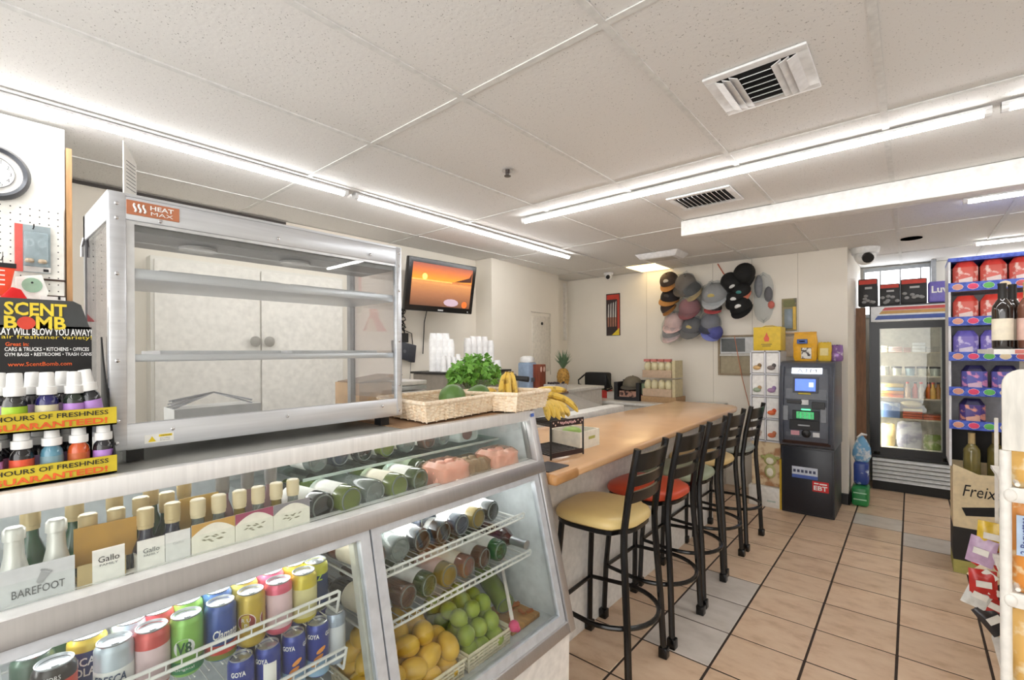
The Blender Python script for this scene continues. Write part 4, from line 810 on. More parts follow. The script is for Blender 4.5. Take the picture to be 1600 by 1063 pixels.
# ================================================================ BASKETS ON THE CASE
m_wick = M('wicker_bleached', (246, 230, 206), .65, noise=(70, .1), col2=(226, 198, 162), n2=(.3, .55))
def wicker(label, corners, z, h, flare, rim=.007):
    cx = sum(p[0] for p in corners)/4; cy = sum(p[1] for p in corners)/4
    t = thing('wicker_basket', label, 'basket', (cx, cy, z), 'bleached wicker baskets on the deli case')
    def outline(k):
        pts = []
        for i in range(4):
            a = Vector((*corners[i], 0)); b = Vector((*corners[(i+1) % 4], 0)); n = max(8, int((b-a).length/.011))
            for j in range(n): p = a.lerp(b, j/n); pts.append(Vector((cx+(p.x-cx)*k, cy+(p.y-cy)*k, 0)))
        return pts
    rows = 12; mb = MB(); N = len(outline(1)); vs = []
    for r in range(rows):
        for q in range(3):
            v = (r+(q+.2)/3.0)/rows; k = 1+flare*v; bul = (0, 1, 0)[q]
            for i, p in enumerate(outline(k)):
                d = Vector((p.x-cx, p.y-cy, 0)).normalized(); w = .0055*bul*(1 if (i//2+r) % 2 else -.4); vs.append((p.x+d.x*w, p.y+d.y*w, z+.006+v*(h-.006)))
    L = rows*3; mb.add(vs, [(j*N+i, j*N+(i+1) % N, (j+1)*N+(i+1) % N, (j+1)*N+i) for j in range(L-1) for i in range(N)])
    wv = mb.build('woven_wall', m_wick, t, smooth=True)
    mb = MB()
    for i, p in enumerate(outline(1)):
        if i % 4 == 0: q = outline(1+flare)[i]; mb.tube([(p.x, p.y, z+.004), (q.x, q.y, z+h)], .0022, 5)
    mb.build('stakes', m_wick, t, kind='stuff')
    MB().tube([(p.x, p.y, z+h) for p in outline(1+flare+.01)], rim, 8, closed=True).build('braided_rim', m_wick, t, smooth=True)
    MB().add([(*(Vector(c)), z+.006) for c in corners], [(0, 1, 2, 3)]).build('basket_floor', m_wick, t)
    return t
def bcorn(A, B, Cc, depth):
    a = PZ(*A, ZT); b = PZ(*B, ZT); c = PZ(*Cc, ZT); d = (c-a).normalized()*depth
    return [(a.x, a.y), (b.x, b.y), (b.x+d.x, b.y+d.y), (a.x+d.x, a.y+d.y)]
bc1 = bcorn((667, 664), (768, 645), (626, 656), .27); bc2 = bcorn((806, 647), (852, 638), (772, 645), .25)
b1 = wicker('larger wicker basket holding two green fruits beside the food warmer', bc1, ZT, .068, .10)
b2 = wicker('wicker basket with plantains at the end of the deli case', bc2, ZT, .072, .10)
def mid(c): return Vector((sum(p[0] for p in c)/4, sum(p[1] for p in c)/4, 0))
B1, B2 = mid(bc1), mid(bc2)
m_av = M('green_skin', (92, 128, 62), .45, noise=(30, .1), bump=(120, .2))
pa, pb = PX(706, 622, -1.24), PX(746, 619, -1.29)
for c, w, s, rz in ((pa, 'nearer', .047, .4), (pb, 'farther', .043, 1.2)):
    o = MB().grid(lambda u, v: (s*sin(pi*v)*(1-.18*cos(pi*v))*cos(2*pi*u), s*sin(pi*v)*(1-.18*cos(pi*v))*sin(2*pi*u), -s*1.25*cos(pi*v)), 20, 14).build('avocado', m_av, smooth=True); o.location = c; o.rotation_euler = (1.45, .1, rz+.6); tag(o, 'large green avocado in plastic film, the %s of the two' % w, 'avocado', 'green avocados in the basket')
m_ban = M('plantain_skin', (226, 190, 84), .5, noise=(26, .1), col2=(120, 84, 38), n2=(.28, .46))
def banana(label, pts, r=.017, group='ripe plantains', cat='plantain'):
    P = [Vector(p) for p in pts]; n = 12; path = []
    for i in range(n+1):
        t = i/n; a = P[0].lerp(P[1], t); b = P[1].lerp(P[2], t); path.append(a.lerp(b, t))
    rs = [r*max(.25, min(1, 1.15*sin(pi*min(1, .12+.80*i/n))**.6)) for i in range(n+1)]; rs[0] = r*.3; rs[1] = r*.42; rs[-1] = r*.22
    t = thing('plantain', label, cat, pts[0], group); MB().tube(path, rs, 7).build('fruit', m_ban, t, smooth=True)
    MB().tube([path[0]+(path[0]-path[1])*.4, path[0]], r*.28, 6).build('stem', C(96, 74, 44), t); return t
tp = PZ(796, 578, 1.40); q0 = B2
tp = PX(796, 582, -1.27); base = PX(795, 622, -1.25)
for i in range(5):
    k = i-2; banana('plantain standing upright in the end basket, %s from left' % ('first', 'second', 'third', 'fourth', 'fifth')[i], [(tp.x+.004*k, tp.y+.006*k, tp.z), (tp.x+.03*(i % 2)-.01, tp.y+.020*k-.01, tp.z-.05), (base.x+.02*(i % 2), base.y+.021*k, ZT+.03)], .0125, 'plantains standing in the basket')
for i in range(3): banana('spotted plantain lying at the back of the end basket, %s' % ('front', 'middle', 'back')[i], [(B2.x-.01-.03*i, B2.y-.10, 1.30), (B2.x-.03-.03*i, B2.y-.05, 1.325), (B2.x-.06-.02*i, B2.y+.03, 1.29)], .014, 'plantains lying in the basket')
# herbs in a film sleeve
HC = PX(742, 590, -1.47); hb = thing('cilantro_bunch', 'big leafy bunch of green cilantro in clear film behind the avocados', 'herbs', (HC.x, HC.y, ZT)); m_leaf = M('cilantro_leaf', (122, 180, 74), .5, noise=(18, .12)); mb = MB(); st = MB()
for i in range(520):
    a = random.uniform(0, 2*pi); rr = random.random()**.55; x = HC.x+.085*rr*cos(a); y = HC.y+.135*rr*sin(a)
    zz = 1.325+.125*random.random()*(1-.55*rr*rr)+.02*random.random(); s = random.uniform(.013, .025)
    R = Matrix.Translation((x, y, zz)) @ Matrix.Rotation(random.uniform(0, 6.3), 4, 'Z') @ Matrix.Rotation(random.uniform(-.9, .9), 4, 'X') @ Matrix.Rotation(random.uniform(.2, 1.2), 4, 'Y'); mb.M = R
    vs = [(0, 0, 0), (.3*s, -.75*s, .06*s), (.75*s, -.85*s, 0), (.8*s, -.35*s, .1*s), (1.25*s, -.25*s, 0), (1.3*s, .2*s, .02*s), (.82*s, .35*s, .1*s), (.78*s, .85*s, 0), (.3*s, .7*s, .05*s)]
    mb.add(vs, [(0, 1, 2, 3), (0, 3, 4, 5), (0, 5, 6), (0, 6, 7, 8)])
    if i % 6 == 0: st.tube([(HC.x+random.uniform(-.02, .02), HC.y+random.uniform(-.03, .03), 1.25), (x*.6+HC.x*.4, y*.6+HC.y*.4, 1.33), (x, y, zz)], .0015, 4)
mb.build('foliage', m_leaf, hb, kind='stuff'); st.build('stems', C(130, 168, 84), hb, kind='stuff')
MB().lathe([(.03, 0), (.05, .05), (.085, .11)], 16, (HC.x, HC.y, ZT)).build('film_sleeve', M('film_clear', (225, 235, 230), .15, alpha=.18, coat=.5), hb, smooth=True)
# cardboard and papers behind the basket
b = thing('cardboard_box', 'open brown cardboard box behind the larger wicker basket', 'box', (-1.72, 1.13, ZT)); MB().box((-1.80, .99, ZT), (-1.62, 1.14, 1.345)).build('box_body', CARD, b, bevel=.002); MB().hexa([(-1.78, .99, 1.345), (-1.62, .99, 1.345), (-1.60, 1.15, 1.350), (-1.78, 1.15, 1.350), (-1.78, .99, 1.349), (-1.62, .99, 1.349), (-1.60, 1.18, 1.372), (-1.78, 1.18, 1.372)]).build('box_flap', C(120, 92, 66, .8), b)
b = thing('takeout_containers', 'stack of clear and white takeout containers behind the basket', 'containers', (-1.74, 1.27, ZT))
for i in range(5): MB().box((-1.80, 1.16+.004*i, ZT+.022*i), (-1.63, 1.33, ZT+.018+.022*i)).build('container', [C(232, 232, 230, .3), M('clear_lid', (220, 226, 228), .2, alpha=.5)][i % 2], b, bevel=.003)
# ================================================================ BAR
BZ = .985
bar = thing('bar_counter', 'long tan laminate bar counter on a white base wall', 'bar counter', (-1.42, 2.9, 0))
poly = [(-1.045, 1.485), (-1.115, 4.20), (-1.135, 4.30), (-1.19, 4.385), (-1.28, 4.415), (-1.72, 4.425), (-1.83, 1.485)]
MB().prism(poly, 2, BZ-.040, BZ).build('bar_top', M('tan_laminate', (216, 172, 128), .22, noise=(5, .03), coat=.15), bar, bevel=.014, seg=3)
MB().prism([(-1.040, 1.478), (-1.048, 1.66), (-1.83, 1.66), (-1.83, 1.478)], 2, BZ-.044, BZ-.001).build('end_board', M('end_wood', (190, 140, 88), .4, noise=(9, .12), aniso=(8, 1, 1)), bar, bevel=.014, seg=3)
MB().box((-1.42, 1.47, 0), (-1.317, 4.22, BZ-.04)).build('base_wall', M('bar_wall_paint', (232, 229, 224), .6), bar)
MB().box((-1.42, 4.22, 0), (-1.66, 4.30, BZ-.04)).build('end_wall', MATS['bar_wall_paint'], bar)
# prep table behind the bar
pt = thing('prep_table', 'low grey sloped lid prep table with white cutting board behind the bar', 'prep table', (-2.2, 2.9, 0))
a = PZ(890, 656, 1.005); a2 = PZ(970, 641, 1.005)
MB().box((-1.98, 1.9, .955), (-1.845, 3.62, 1.008)).build('cutting_strip', C(236, 234, 228, .4), pt, bevel=.004)
MB().prism([(-1.99, 1.008), (-2.30, 1.09), (-2.32, 1.09), (-2.32, .955), (-1.99, .955)], 1, 1.9, 3.50).build('sloped_lid', M('lid_grey', (158, 154, 148), .4, .2), pt, bevel=.004)
MB().box((-2.65, 1.9, 0), (-1.845, 3.62, .955)).build('cabinet_body', m_ss, pt); MB().tube([(-2.30, 3.15, 1.105), (-2.30, 3.45, 1.105)], .011, 8).build('lid_handle', C(110, 84, 70), pt)
bc = thing('back_counter', 'white back counter along the far wall behind the bar', 'counter', (-2.5, 5.1, 0)); box('cabinet_body', (-3.3, 4.85, 0), (-1.55, 5.42, .86), C(222, 216, 206), bc); box('worktop', (-3.32, 4.82, .86), (-1.53, 5.425, .89), C(226, 222, 214, .35), bc)
lc = thing('side_counter', 'long white counter under the television wall', 'counter', (-3.2, 2.6, 0)); box('cabinet_body', (-3.5, 1.4, 0), (-2.75, 4.75, .93), C(222, 216, 206), lc) if False else None
box('cabinet_body', (-3.27, 2.2, 0), (-2.70, 4.75, 1.04), C(222, 216, 206), lc); box('worktop', (-3.28, 2.18, 1.04), (-2.68, 4.77, 1.07), C(226, 222, 214, .35), lc)
# black wire rack with plantains
rk = thing('wire_rack', 'two tier black wire rack with name plate at the near end of the bar', 'rack', (-1.29, 1.79, BZ)); q = [Vector((-1.205, 1.672, 0)), Vector((-1.165, 1.872, 0)), Vector((-1.385, 1.925, 0)), Vector((-1.425, 1.725, 0))]; m_bw = M('black_wire', (24, 22, 22), .35)
for p in q: MB().tube([(p.x, p.y, BZ+.001), (p.x, p.y, 1.158)], .0045, 8).build('post', m_bw, rk)
for z in (BZ+.02, 1.135):
    mb = MB(); mb.tube([(p.x, p.y, z) for p in q], .004, 6, closed=True)
    for i in range(1, 9): s = i/9; p0 = q[0].lerp(q[3], s); p1 = q[1].lerp(q[2], s); mb.tube([(p0.x, p0.y, z), (p1.x, p1.y, z)], .0035, 6)
    mb.build('rack_shelf', m_bw, rk)
for z0, z1 in ((1.128, 1.158), (BZ+.008, BZ+.03)):
    MB().hexa([(q[0].x, q[0].y, z0), (q[0].x+.003, q[0].y, z0), (q[1].x+.003, q[1].y, z0), (q[1].x, q[1].y, z0), (q[0].x, q[0].y, z1), (q[0].x+.003, q[0].y, z1), (q[1].x+.003, q[1].y, z1), (q[1].x, q[1].y, z1)]).build('name_plate', C(44, 24, 22), rk)
dr = (q[1]-q[0]).normalized(); mid = (q[0]+q[1])/2; MB().tube([mid+dr*(-.05+.1*k/60)+Vector((.0045, 0, 1.143+.0055*sin(k*.95)+.002*sin(k*.37))) for k in range(61)], .0016, 5).build('script_print', C(226, 180, 176), rk)
mb = MB()
for s in (.06, .12, .2, .82, .9, .95): p = q[0].lerp(q[1], s); mb.cyl((p.x+.003, p.y, 1.143+.006*sin(s*40)), (p.x+.0045, p.y, 1.143+.006*sin(s*40)), .004, n=8)
mb.build('plate_dots', C(226, 190, 170), rk, kind='stuff')
for i in range(7):
    y = 1.66+.030*i; banana('bunched plantain hanging over the wire rack, number %s from the case' % ('one', 'two', 'three', 'four', 'five', 'six', 'seven')[i], [(-1.30, 1.755+.010*i, 1.232-.006*abs(i-3)), (-1.250+.006*(i % 2), 1.70+.024*i, 1.228), (-1.225+.012*(i % 3), 1.685+.026*i, 1.158+.010*(i % 2))], .0155, 'plantain bunch on the wire rack')
banana('spotted plantain lying across the top of the bunch', [(-1.37, 1.76, 1.272), (-1.32, 1.83, 1.290), (-1.28, 1.91, 1.272)], .0165, 'plantains on top of the bunch'); banana('ripe plantain leaning over the right of the bunch', [(-1.35, 1.78, 1.262), (-1.25, 1.87, 1.262), (-1.21, 1.90, 1.175)], .016, 'plantains on top of the bunch'); banana('yellow plantain resting behind the bunch', [(-1.39, 1.74, 1.245), (-1.31, 1.83, 1.25), (-1.27, 1.90, 1.19)], .016, 'plantains on top of the bunch')
mt = box('bar_mat', (-1.20, 1.50, BZ), (-1.09, 1.64, BZ+.004), C(64, 62, 66, .4)); tag(mt, 'small dark mat on the near end of the bar', 'mat')
cr = thing('white_crate', 'white open crate with green label behind the wire rack', 'crate', (-1.30, 2.02, BZ)); W_ = C(232, 226, 210, .5)
for a_, b_ in (((-1.225, 1.93, BZ), (-1.218, 2.115, BZ+.085)), ((-1.40, 1.93, BZ), (-1.393, 2.115, BZ+.085)), ((-1.393, 1.93, BZ), (-1.225, 1.937, BZ+.085)), ((-1.393, 2.108, BZ), (-1.225, 2.115, BZ+.085))): box('crate_side', a_, b_, W_, cr)
box('crate_floor', (-1.393, 1.937, BZ), (-1.225, 2.108, BZ+.006), W_, cr); box('hand_slot', (-1.2185, 2.01, BZ+.042), (-1.2172, 2.07, BZ+.056), C(176, 176, 90), cr)
lf = MB().ball((-1.31, 2.0, BZ+.075), (.05, .05, .022), 14, 8).build('lettuce', C(150, 182, 88), smooth=True); tag(lf, 'pale green lettuce lying in the white crate', 'lettuce')
# ================================================================ STOOLS
m_lad = M('black_powder_coat', (13, 12, 12), .24, noise=(12, .1))
def make_stool(label, seatcol, loc, rz):
    t = thing('bar_stool', label, 'bar stool', (0, 0, 0), 'ladder back bar stools along the bar'); r = .0155
    for s in (-1, 1):
        MB().tube([(.195, s*.195, .03), (.185, s*.185, .30), (.165, s*.170, .62), (.165, s*.166, .70), (.185, s*.163, .85), (.225, s*.160, 1.055)], [.016, .016, .016, .016, .0165, .0165], 8).build('rear_leg', m_lad, t, smooth=True)
        MB().tube([(-.195, s*.180, .03), (-.185, s*.170, .30), (-.155, s*.145, .685)], .0145, 8).build('front_leg', m_lad, t, smooth=True)
        for p in ((.196, s*.196), (-.196, s*.181)): MB().box((p[0]-.021, p[1]-.021, 0), (p[0]+.021, p[1]+.021, .05)).build('foot_cap', m_lad, t, bevel=.005)
    # foot ring: rounded behind, straight at the front
    pts = [(-.185, -.172, .285), (-.185, .172, .285)]+[(.02+.215*cos(a), .205*sin(a), .285) for a in [pi/2-pi*i/16 for i in range(17)]]
    MB().tube(pts, .011, 8, closed=True).build('foot_ring', m_lad, t, smooth=True)
    for z0, z1 in ((.958, 1.035), (.895, .940), (.822, .872)):
        def sl(u, v, k):
            y = -.155+.31*u; z = z0+(z1-z0)*v; base = .165+(.06*(z-.72)/.335); return (base+.045*(1-(2*u-1)**2)*.55+k, y, z-.012*(1-(2*u-1)**2)*0)
        vs = []; n = 10
        for i in range(n+1):
            for v, k in ((0, 0), (0, .012), (1, .012), (1, 0)): vs.append(sl(i/n, v, k))
        fs = [(i*4+k, i*4+(k+1) % 4, (i+1)*4+(k+1) % 4, (i+1)*4+k) for i in range(n) for k in range(4)]+[(0, 1, 2, 3), (n*4+3, n*4+2, n*4+1, n*4)]
        MB().add(vs, fs).build('back_slat', m_lad, t, smooth=True)
    def outl(k, n=36):
        o = []
        for i in range(n):
            a = 2*pi*i/n; c, s = cos(a), sin(a); e = .62
            o.append((.205*k*(abs(c)**e)*(1 if c > 0 else -1)*(.95 if c > 0 else 1.0)-.01, .20*k*(abs(s)**e)*(1 if s > 0 else -1)*(.86 if c > .5 else 1)))
        return o
    def lay(levels):
        vs = []; n = 36
        for k, z in levels: vs += [(x, y, z) for x, y in outl(k)]
        L = len(levels); return MB().add(vs, [(j*n+i, j*n+(i+1) % n, (j+1)*n+(i+1) % n, (j+1)*n+i) for j in range(L-1) for i in range(n)]+[tuple(range(n-1, -1, -1)), tuple(range((L-1)*n, L*n))])
    lay([(.94, .672), (.96, .675), (.96, .692), (.90, .694)]).build('seat_pan', m_lad, t, smooth=True)
    lay([(.95, .694), (1.0, .702), (1.01, .716), (.97, .732), (.86, .742), (.6, .748), (.2, .750)]).build('seat_cushion', M('vinyl_%d_%d_%d' % seatcol, seatcol, .35, noise=(6, .04)), t, smooth=True)
    t.location = loc; t.rotation_euler = (0, 0, rz); return t
make_stool('bar stool with pale yellow seat nearest the deli case', (222, 196, 132), (-1.095, 1.965, 0), radians(2))
make_stool('bar stool with red orange seat, second along the bar', (196, 72, 40), (-1.095, 2.460, 0), radians(-1))
make_stool('bar stool with sage green seat in the middle of the row', (146, 154, 128), (-1.105, 2.925, 0), radians(1))
make_stool('bar stool with butter yellow seat, fourth along the bar', (214, 184, 124), (-1.120, 3.395, 0), radians(0))
make_stool('bar stool with grey green seat nearest the cash machine', (150, 154, 146), (-1.110, 3.905, 0), radians(-2))
# ================================================================ TV AND WALL BEHIND
tv = thing('television', 'black framed wall television showing a beach sunset', 'television', (0, 0, 0)); tw, th = .76, .455
MB().box((-.045, -tw/2, -th/2), (.0, tw/2, th/2)).build('casing', C(18, 18, 20, .25), tv, bevel=.008)
def screen_mat():
    m = bpy.data.materials.new('screen_sunset'); m.use_nodes = True; nt = m.node_tree; b = nt.nodes['Principled BSDF']; b.inputs['Base Color'].default_value = (.01, .01, .01, 1); b.inputs['Roughness'].default_value = .15
    tc = nt.nodes.new('ShaderNodeTexCoord'); sp = nt.nodes.new('ShaderNodeSeparateXYZ'); nt.links.new(tc.outputs['Generated'], sp.inputs[0])
    r = nt.nodes.new('ShaderNodeValToRGB'); e = r.color_ramp.elements; e[0].position = 0; e[0].color = (*lin((96, 62, 44)), 1); e[1].position = 1; e[1].color = (*lin((150, 84, 72)), 1)
    for p, c in ((.30, (150, 98, 66)), (.52, (186, 124, 74)), (.56, (214, 140, 80)), (.62, (170, 100, 60)), (.645, (236, 140, 44)), (.80, (206, 112, 56))): k = e.new(p); k.color = (*lin(c), 1)
    nz = nt.nodes.new('ShaderNodeTexNoise'); nz.inputs['Scale'].default_value = 6; mp = nt.nodes.new('ShaderNodeMapping'); mp.inputs['Scale'].default_value = (1, 1.5, 9); nt.links.new(tc.outputs['Generated'], mp.inputs[0]); nt.links.new(mp.outputs[0], nz.inputs[0])
    ma = nt.nodes.new('ShaderNodeMath'); ma.operation = 'MULTIPLY_ADD'; ma.inputs[1].default_value = .10; nt.links.new(nz.outputs[0], ma.inputs[0])
    sb = nt.nodes.new('ShaderNodeMath'); sb.operation = 'SUBTRACT'; sb.inputs[1].default_value = .05; nt.links.new(sp.outputs[2], ma.inputs[2]); nt.links.new(ma.outputs[0], sb.inputs[0]); nt.links.new(sb.outputs[0], r.inputs[0])
    nt.links.new(r.outputs[0], b.inputs['Emission Color']); b.inputs['Emission Strength'].default_value = .85; return m
scn = MB().box((.0, -tw/2+.045, -th/2+.05), (.001, tw/2-.045, th/2-.04)).build('screen', screen_mat(), tv)
def emis(n, c, s): return M(n, c, .3, emit=s)
MB().cyl((.001, -.205, .075), (.0016, -.205, .075), .026, n=24).build('sun_picture', emis('screen_sun', (255, 220, 90), 1.0), scn)
MB().prism([(.12, .055), (.33, .07), (.33, .16), (.30, .11), (.22, .085)], 0, .001, .0016).build('palm_picture', emis('screen_palm', (58, 34, 28), .6), scn)
MB().box((.001, -.335, .040), (.0014, .10, .052)).build('sea_picture', emis('screen_sea', (226, 140, 70), .8), scn)
MB().ball((.0008, .11, -.135), (.001, .09, .035), 16, 6).build('shell_picture', emis('screen_shell', (150, 130, 140), .7), scn); MB().ball((.0008, .27, -.145), (.001, .035, .032), 12, 6).build('flower_picture', emis('screen_flower', (196, 84, 36), .8), scn)
MB().box((.0, -.03, -th/2+.012), (.001, .03, -th/2+.024)).build('maker_badge', C(190, 190, 190), tv); MB().cyl((.0, .32, -th/2+.02), (.001, .32, -th/2+.02), .006, n=10).build('power_light', C(190, 190, 190), tv)
MB().tube([(-.04, 0, 0), (-.34, .02, .055)], .02, 8).build('mount_arm', BLACK, tv)
tv.location = (-3.2, 2.80, 2.05); tv.rotation_euler = (0, radians(10), radians(-3))
cb = thing('cable_tangle', 'tangle of black cables hanging from the left of the television', 'cables', (-3.50, 2.60, 1.5)); mb = MB()
for k in range(5):
    mb.tube([(-3.50+.02*sin(i*.9+k), 2.575+.03*sin(i*1.3+2*k), 1.86-.20*i/10-(.05*sin(pi*i/10) if k % 2 else 0)) for i in range(11)], .005, 6)
mb.build('cable_loops', m_bw, cb, kind='stuff')
MB().box((-3.525, 2.57, 1.555), (-3.48, 2.63, 1.64)).build('power_brick', BLACK, cb); MB().tube([(-3.50, 2.60, 1.67), (-3.50, 2.60, 1.61)], .006, 6).tube([(-3.50, 2.62, 1.66), (-3.51, 2.69, 1.64), (-3.51, 2.70, 1.54)], .004, 6).build('lead', m_bw, cb)
md = thing('modem', 'flat dark grey box hanging by cables on the wall', 'modem', (-3.40, 2.600, 1.44)); MB().hexa([(-3.525, 2.480, 1.43), (-3.47, 2.480, 1.43), (-3.47, 2.695, 1.37), (-3.525, 2.695, 1.37), (-3.525, 2.470, 1.575), (-3.47, 2.470, 1.575), (-3.47, 2.715, 1.53), (-3.525, 2.715, 1.53)]).build('modem_case', C(62, 64, 72, .5), md, bevel=.006); MB().cyl((-3.47, 2.580, 1.475), (-3.4685, 2.580, 1.475), .016).build('round_logo', C(96, 98, 104), md)
MB().tube([(-3.50, 2.550, 1.43), (-3.50, 2.540, 1.05)], .003, 5).tube([(-3.50, 2.670, 1.38), (-3.50, 2.650, 1.05)], .003, 5).build('lower_cables', C(150, 146, 140), md)
w1 = MB().tube([(-3.50, 2.86, 1.86), (-3.50, 2.83, 1.75), (-3.50, 2.81, 1.45)], .005, 6).build('wall_cable', m_bw); tag(w1, 'single dark cable dropping from under the television', 'cable')
# coffee machine with cups
cm = thing('coffee_machine', 'wide low grey coffee machine with black top under stacked cups', 'coffee machine', (-3.05, 2.85, 1.071))
MB().box((-3.25, 2.50, 1.071), (-2.86, 3.30, 1.285)).build('machine_body', C(132, 124, 114, .4), cm, bevel=.01); MB().box((-3.26, 2.48, 1.285), (-2.84, 3.32, 1.302)).build('machine_top', BLACK, cm)
MB().cyl((-2.85, 3.22, 1.225), (-2.74, 3.26, 1.225), .038, n=14).build('brew_group', C(110, 104, 98, .3), cm, smooth=True); MB().tube([(-2.74, 3.26, 1.225), (-2.62, 3.30, 1.215)], [.022, .027], 10).build('brew_handle', BLACK, cm, smooth=True); MB().tube([(-2.78, 3.28, 1.21), (-2.77, 3.29, 1.12)], .008, 6).build('spout', CHROME, cm)
m_cup = C(246, 246, 246, .5); ci = 0
def cupstack(label, x, y, n, r=.038, z=1.303, step=.017):
    global ci
    t = thing('cup_stack', label, 'cups', (x, y, z), 'foam cup stacks on the coffee machine'); pr = []
    h = .085+step*(n-1)
    MB().lathe([(r, 0), (r*.985, .01)]+[(r*(.98 if i % 2 else .95), .01+(h-.06)*i/(2*n)) for i in range(1, 2*n)]+[(r*.92, h-.05), (r*.72, h), (r*.66, h)], 18, (x, y, z)).build('stacked_cups', m_cup, t, smooth=True)
for k, (px, n, rr) in enumerate(((677, 15, .036), (687, 15, .036), (697, 15, .036), (704, 12, .036))): p = PX(px, 577, -3.08+.03*k); cupstack('tall foam cup stack in the left cluster, %s from the left' % ('first', 'second', 'third', 'fourth')[k], p.x, p.y, n, rr)
for k, (px, n) in enumerate(((731, 13), (739, 14), (748, 14), (757, 14), (766, 12))): p = PX(px, 577, -3.06); cupstack('tall foam cup stack in the right cluster, %s from the left' % ('first', 'second', 'third', 'fourth', 'fifth')[k], p.x, p.y, n)
for k, (px, n) in enumerate(((693, 5), (701, 5), (709, 4), (716, 6), (722, 3))): p = PX(px, 577, -2.93); cupstack('short stack of small foam cups in front, %s' % ('leftmost', 'second', 'middle', 'fourth', 'rightmost')[k], p.x, p.y, n, .024, step=.012)
p = PX(777, 577, -2.95); cupstack('single upturned foam cup at the end of the coffee machine', p.x, p.y, 1)
# dispenser, wood box, pineapple, tub
p = PX(824, 600, -3.0); dp = thing('water_dispenser', 'blue grey countertop dispenser with white lid', 'dispenser', (p.x, p.y, 1.071)); MB().box((p.x-.07, p.y-.07, 1.071), (p.x+.07, p.y+.07, 1.355)).build('dispenser_body', C(150, 170, 196, .4), dp, bevel=.015); MB().lathe([(.07, 0), (.076, .015), (.07, .05), (.04, .065)], 18, (p.x, p.y, 1.355)).build('lid', WHITE, dp, smooth=True); MB().box((p.x+.07, p.y-.03, 1.16), (p.x+.09, p.y+.03, 1.2)).build('tap', C(90, 92, 96), dp)
p = PX(842, 605, -2.9); wb = thing('wooden_box', 'reddish brown wooden dispenser box with two oval cut outs', 'box', (p.x, p.y, 1.071)); MB().box((p.x-.05, p.y-.055, 1.071), (p.x+.05, p.y+.055, 1.335)).build('box_body', M('red_wood', (128, 62, 40), .45, noise=(8, .15), aniso=(6, 6, 1)), wb, bevel=.006)
for s in (-.025, .025): MB().ball((p.x+.05, p.y+s, 1.285), (.004, .014, .028), 14, 8).build('oval_cutout', C(206, 176, 160), wb, smooth=True)
p = PX(880, 600, -2.85); pn = thing('pineapple', 'whole pineapple with spiky green crown on the back counter', 'pineapple', (p.x, p.y, 1.071)); pz = 1.085
def pg(u, v):
    a = 2*pi*u; t = pi*v; k = 1+.05*sin(13*a+24*v)*sin(13*a-24*v); return (p.x+.066*sin(t)**.7*k*cos(a), p.y+.066*sin(t)**.7*k*sin(a), pz+.10-.10*cos(t))
MB().grid(pg, 52, 34).build('fruit_body', M('pineapple_skin', (182, 136, 56), .6, noise=(50, .15), col2=(116, 88, 36), n2=(.35, .6)), pn, smooth=True)
for i in range(34):
    a = i*2.4; el = .25+.75*(1-i/34); L = .12+.11*(i/34)**.8; d = Vector((cos(a)*el*.8, sin(a)*el*.8, 1)).normalized(); s = Vector((-sin(a), cos(a), 0)); b0 = Vector((p.x, p.y, pz+.19)); o1 = b0+d*L*.55; o2 = b0+d*L+Vector((cos(a), sin(a), -.3))*L*.18*el
    MB().add([b0-s*.012, b0+s*.012, o1+s*.011, o1-s*.011, o2, o1+d*.003+Vector((cos(a), sin(a), 0))*-.006], [(0, 1, 2, 5), (0, 5, 3), (3, 5, 4), (5, 2, 4)]).build('crown_leaf', C(98, 124, 92, .5), pn)
p = PX(868, 612, -2.72); tb_ = thing('clear_tub', 'clear plastic tub of dark berries in front of the pineapple', 'tub', (p.x, p.y, 1.071)); MB().box((p.x-.07, p.y-.11, 1.071), (p.x+.07, p.y+.11, 1.14)).build('tub_body', M('tub_clear', (222, 218, 214), .2, alpha=.6), tb_, bevel=.008); mb = MB()
for i in range(40): mb.ball((p.x+random.uniform(-.06, .06), p.y+random.uniform(-.09, .10), 1.14+random.uniform(-.005, .012)), .012, 7, 5)
mb.build('berries', C(44, 34, 36, .4), tb_, kind='stuff')
# things on the far counter
z = .891
p = PY(935, 620, 5.2); bg = thing('shoulder_bag', 'black shoulder bag with strap on the far counter', 'bag', (p.x, 5.2, .99)); MB().box((p.x-.16, 5.12, 1.0), (p.x+.16, 5.26, 1.20)).build('bag_body', M('black_nylon', (20, 20, 22), .6), bg, bevel=.025, seg=3); MB().tube([(p.x-.16, 5.14, 1.17), (p.x-.23, 5.10, 1.10), (p.x-.22, 5.09, 1.05), (p.x-.15, 5.11, 1.02)], .011, 6).build('strap', MATS['black_nylon'], bg, smooth=True); MB().tube([(p.x+.15, 5.14, 1.19), (p.x+.24, 5.08, 1.05), (p.x+.27, 5.06, 1.02), (p.x+.20, 5.06, .99), (p.x+.12, 5.11, 1.02)], .011, 6).build('strap', MATS['black_nylon'], bg, smooth=True)
p2_ = PY(930, 628, 5.2); gb = thing('snack_multipack', 'green printed multipack under the black shoulder bag', 'package', (p2_.x, 5.18, z)); MB().box((p2_.x-.12, 5.06, z), (p2_.x+.12, 5.30, .995)).build('pack_body', M('green_print', (88, 168, 66), .4, noise=(28, .1), col2=(226, 226, 190), n2=(.36, .42)), gb, bevel=.015)
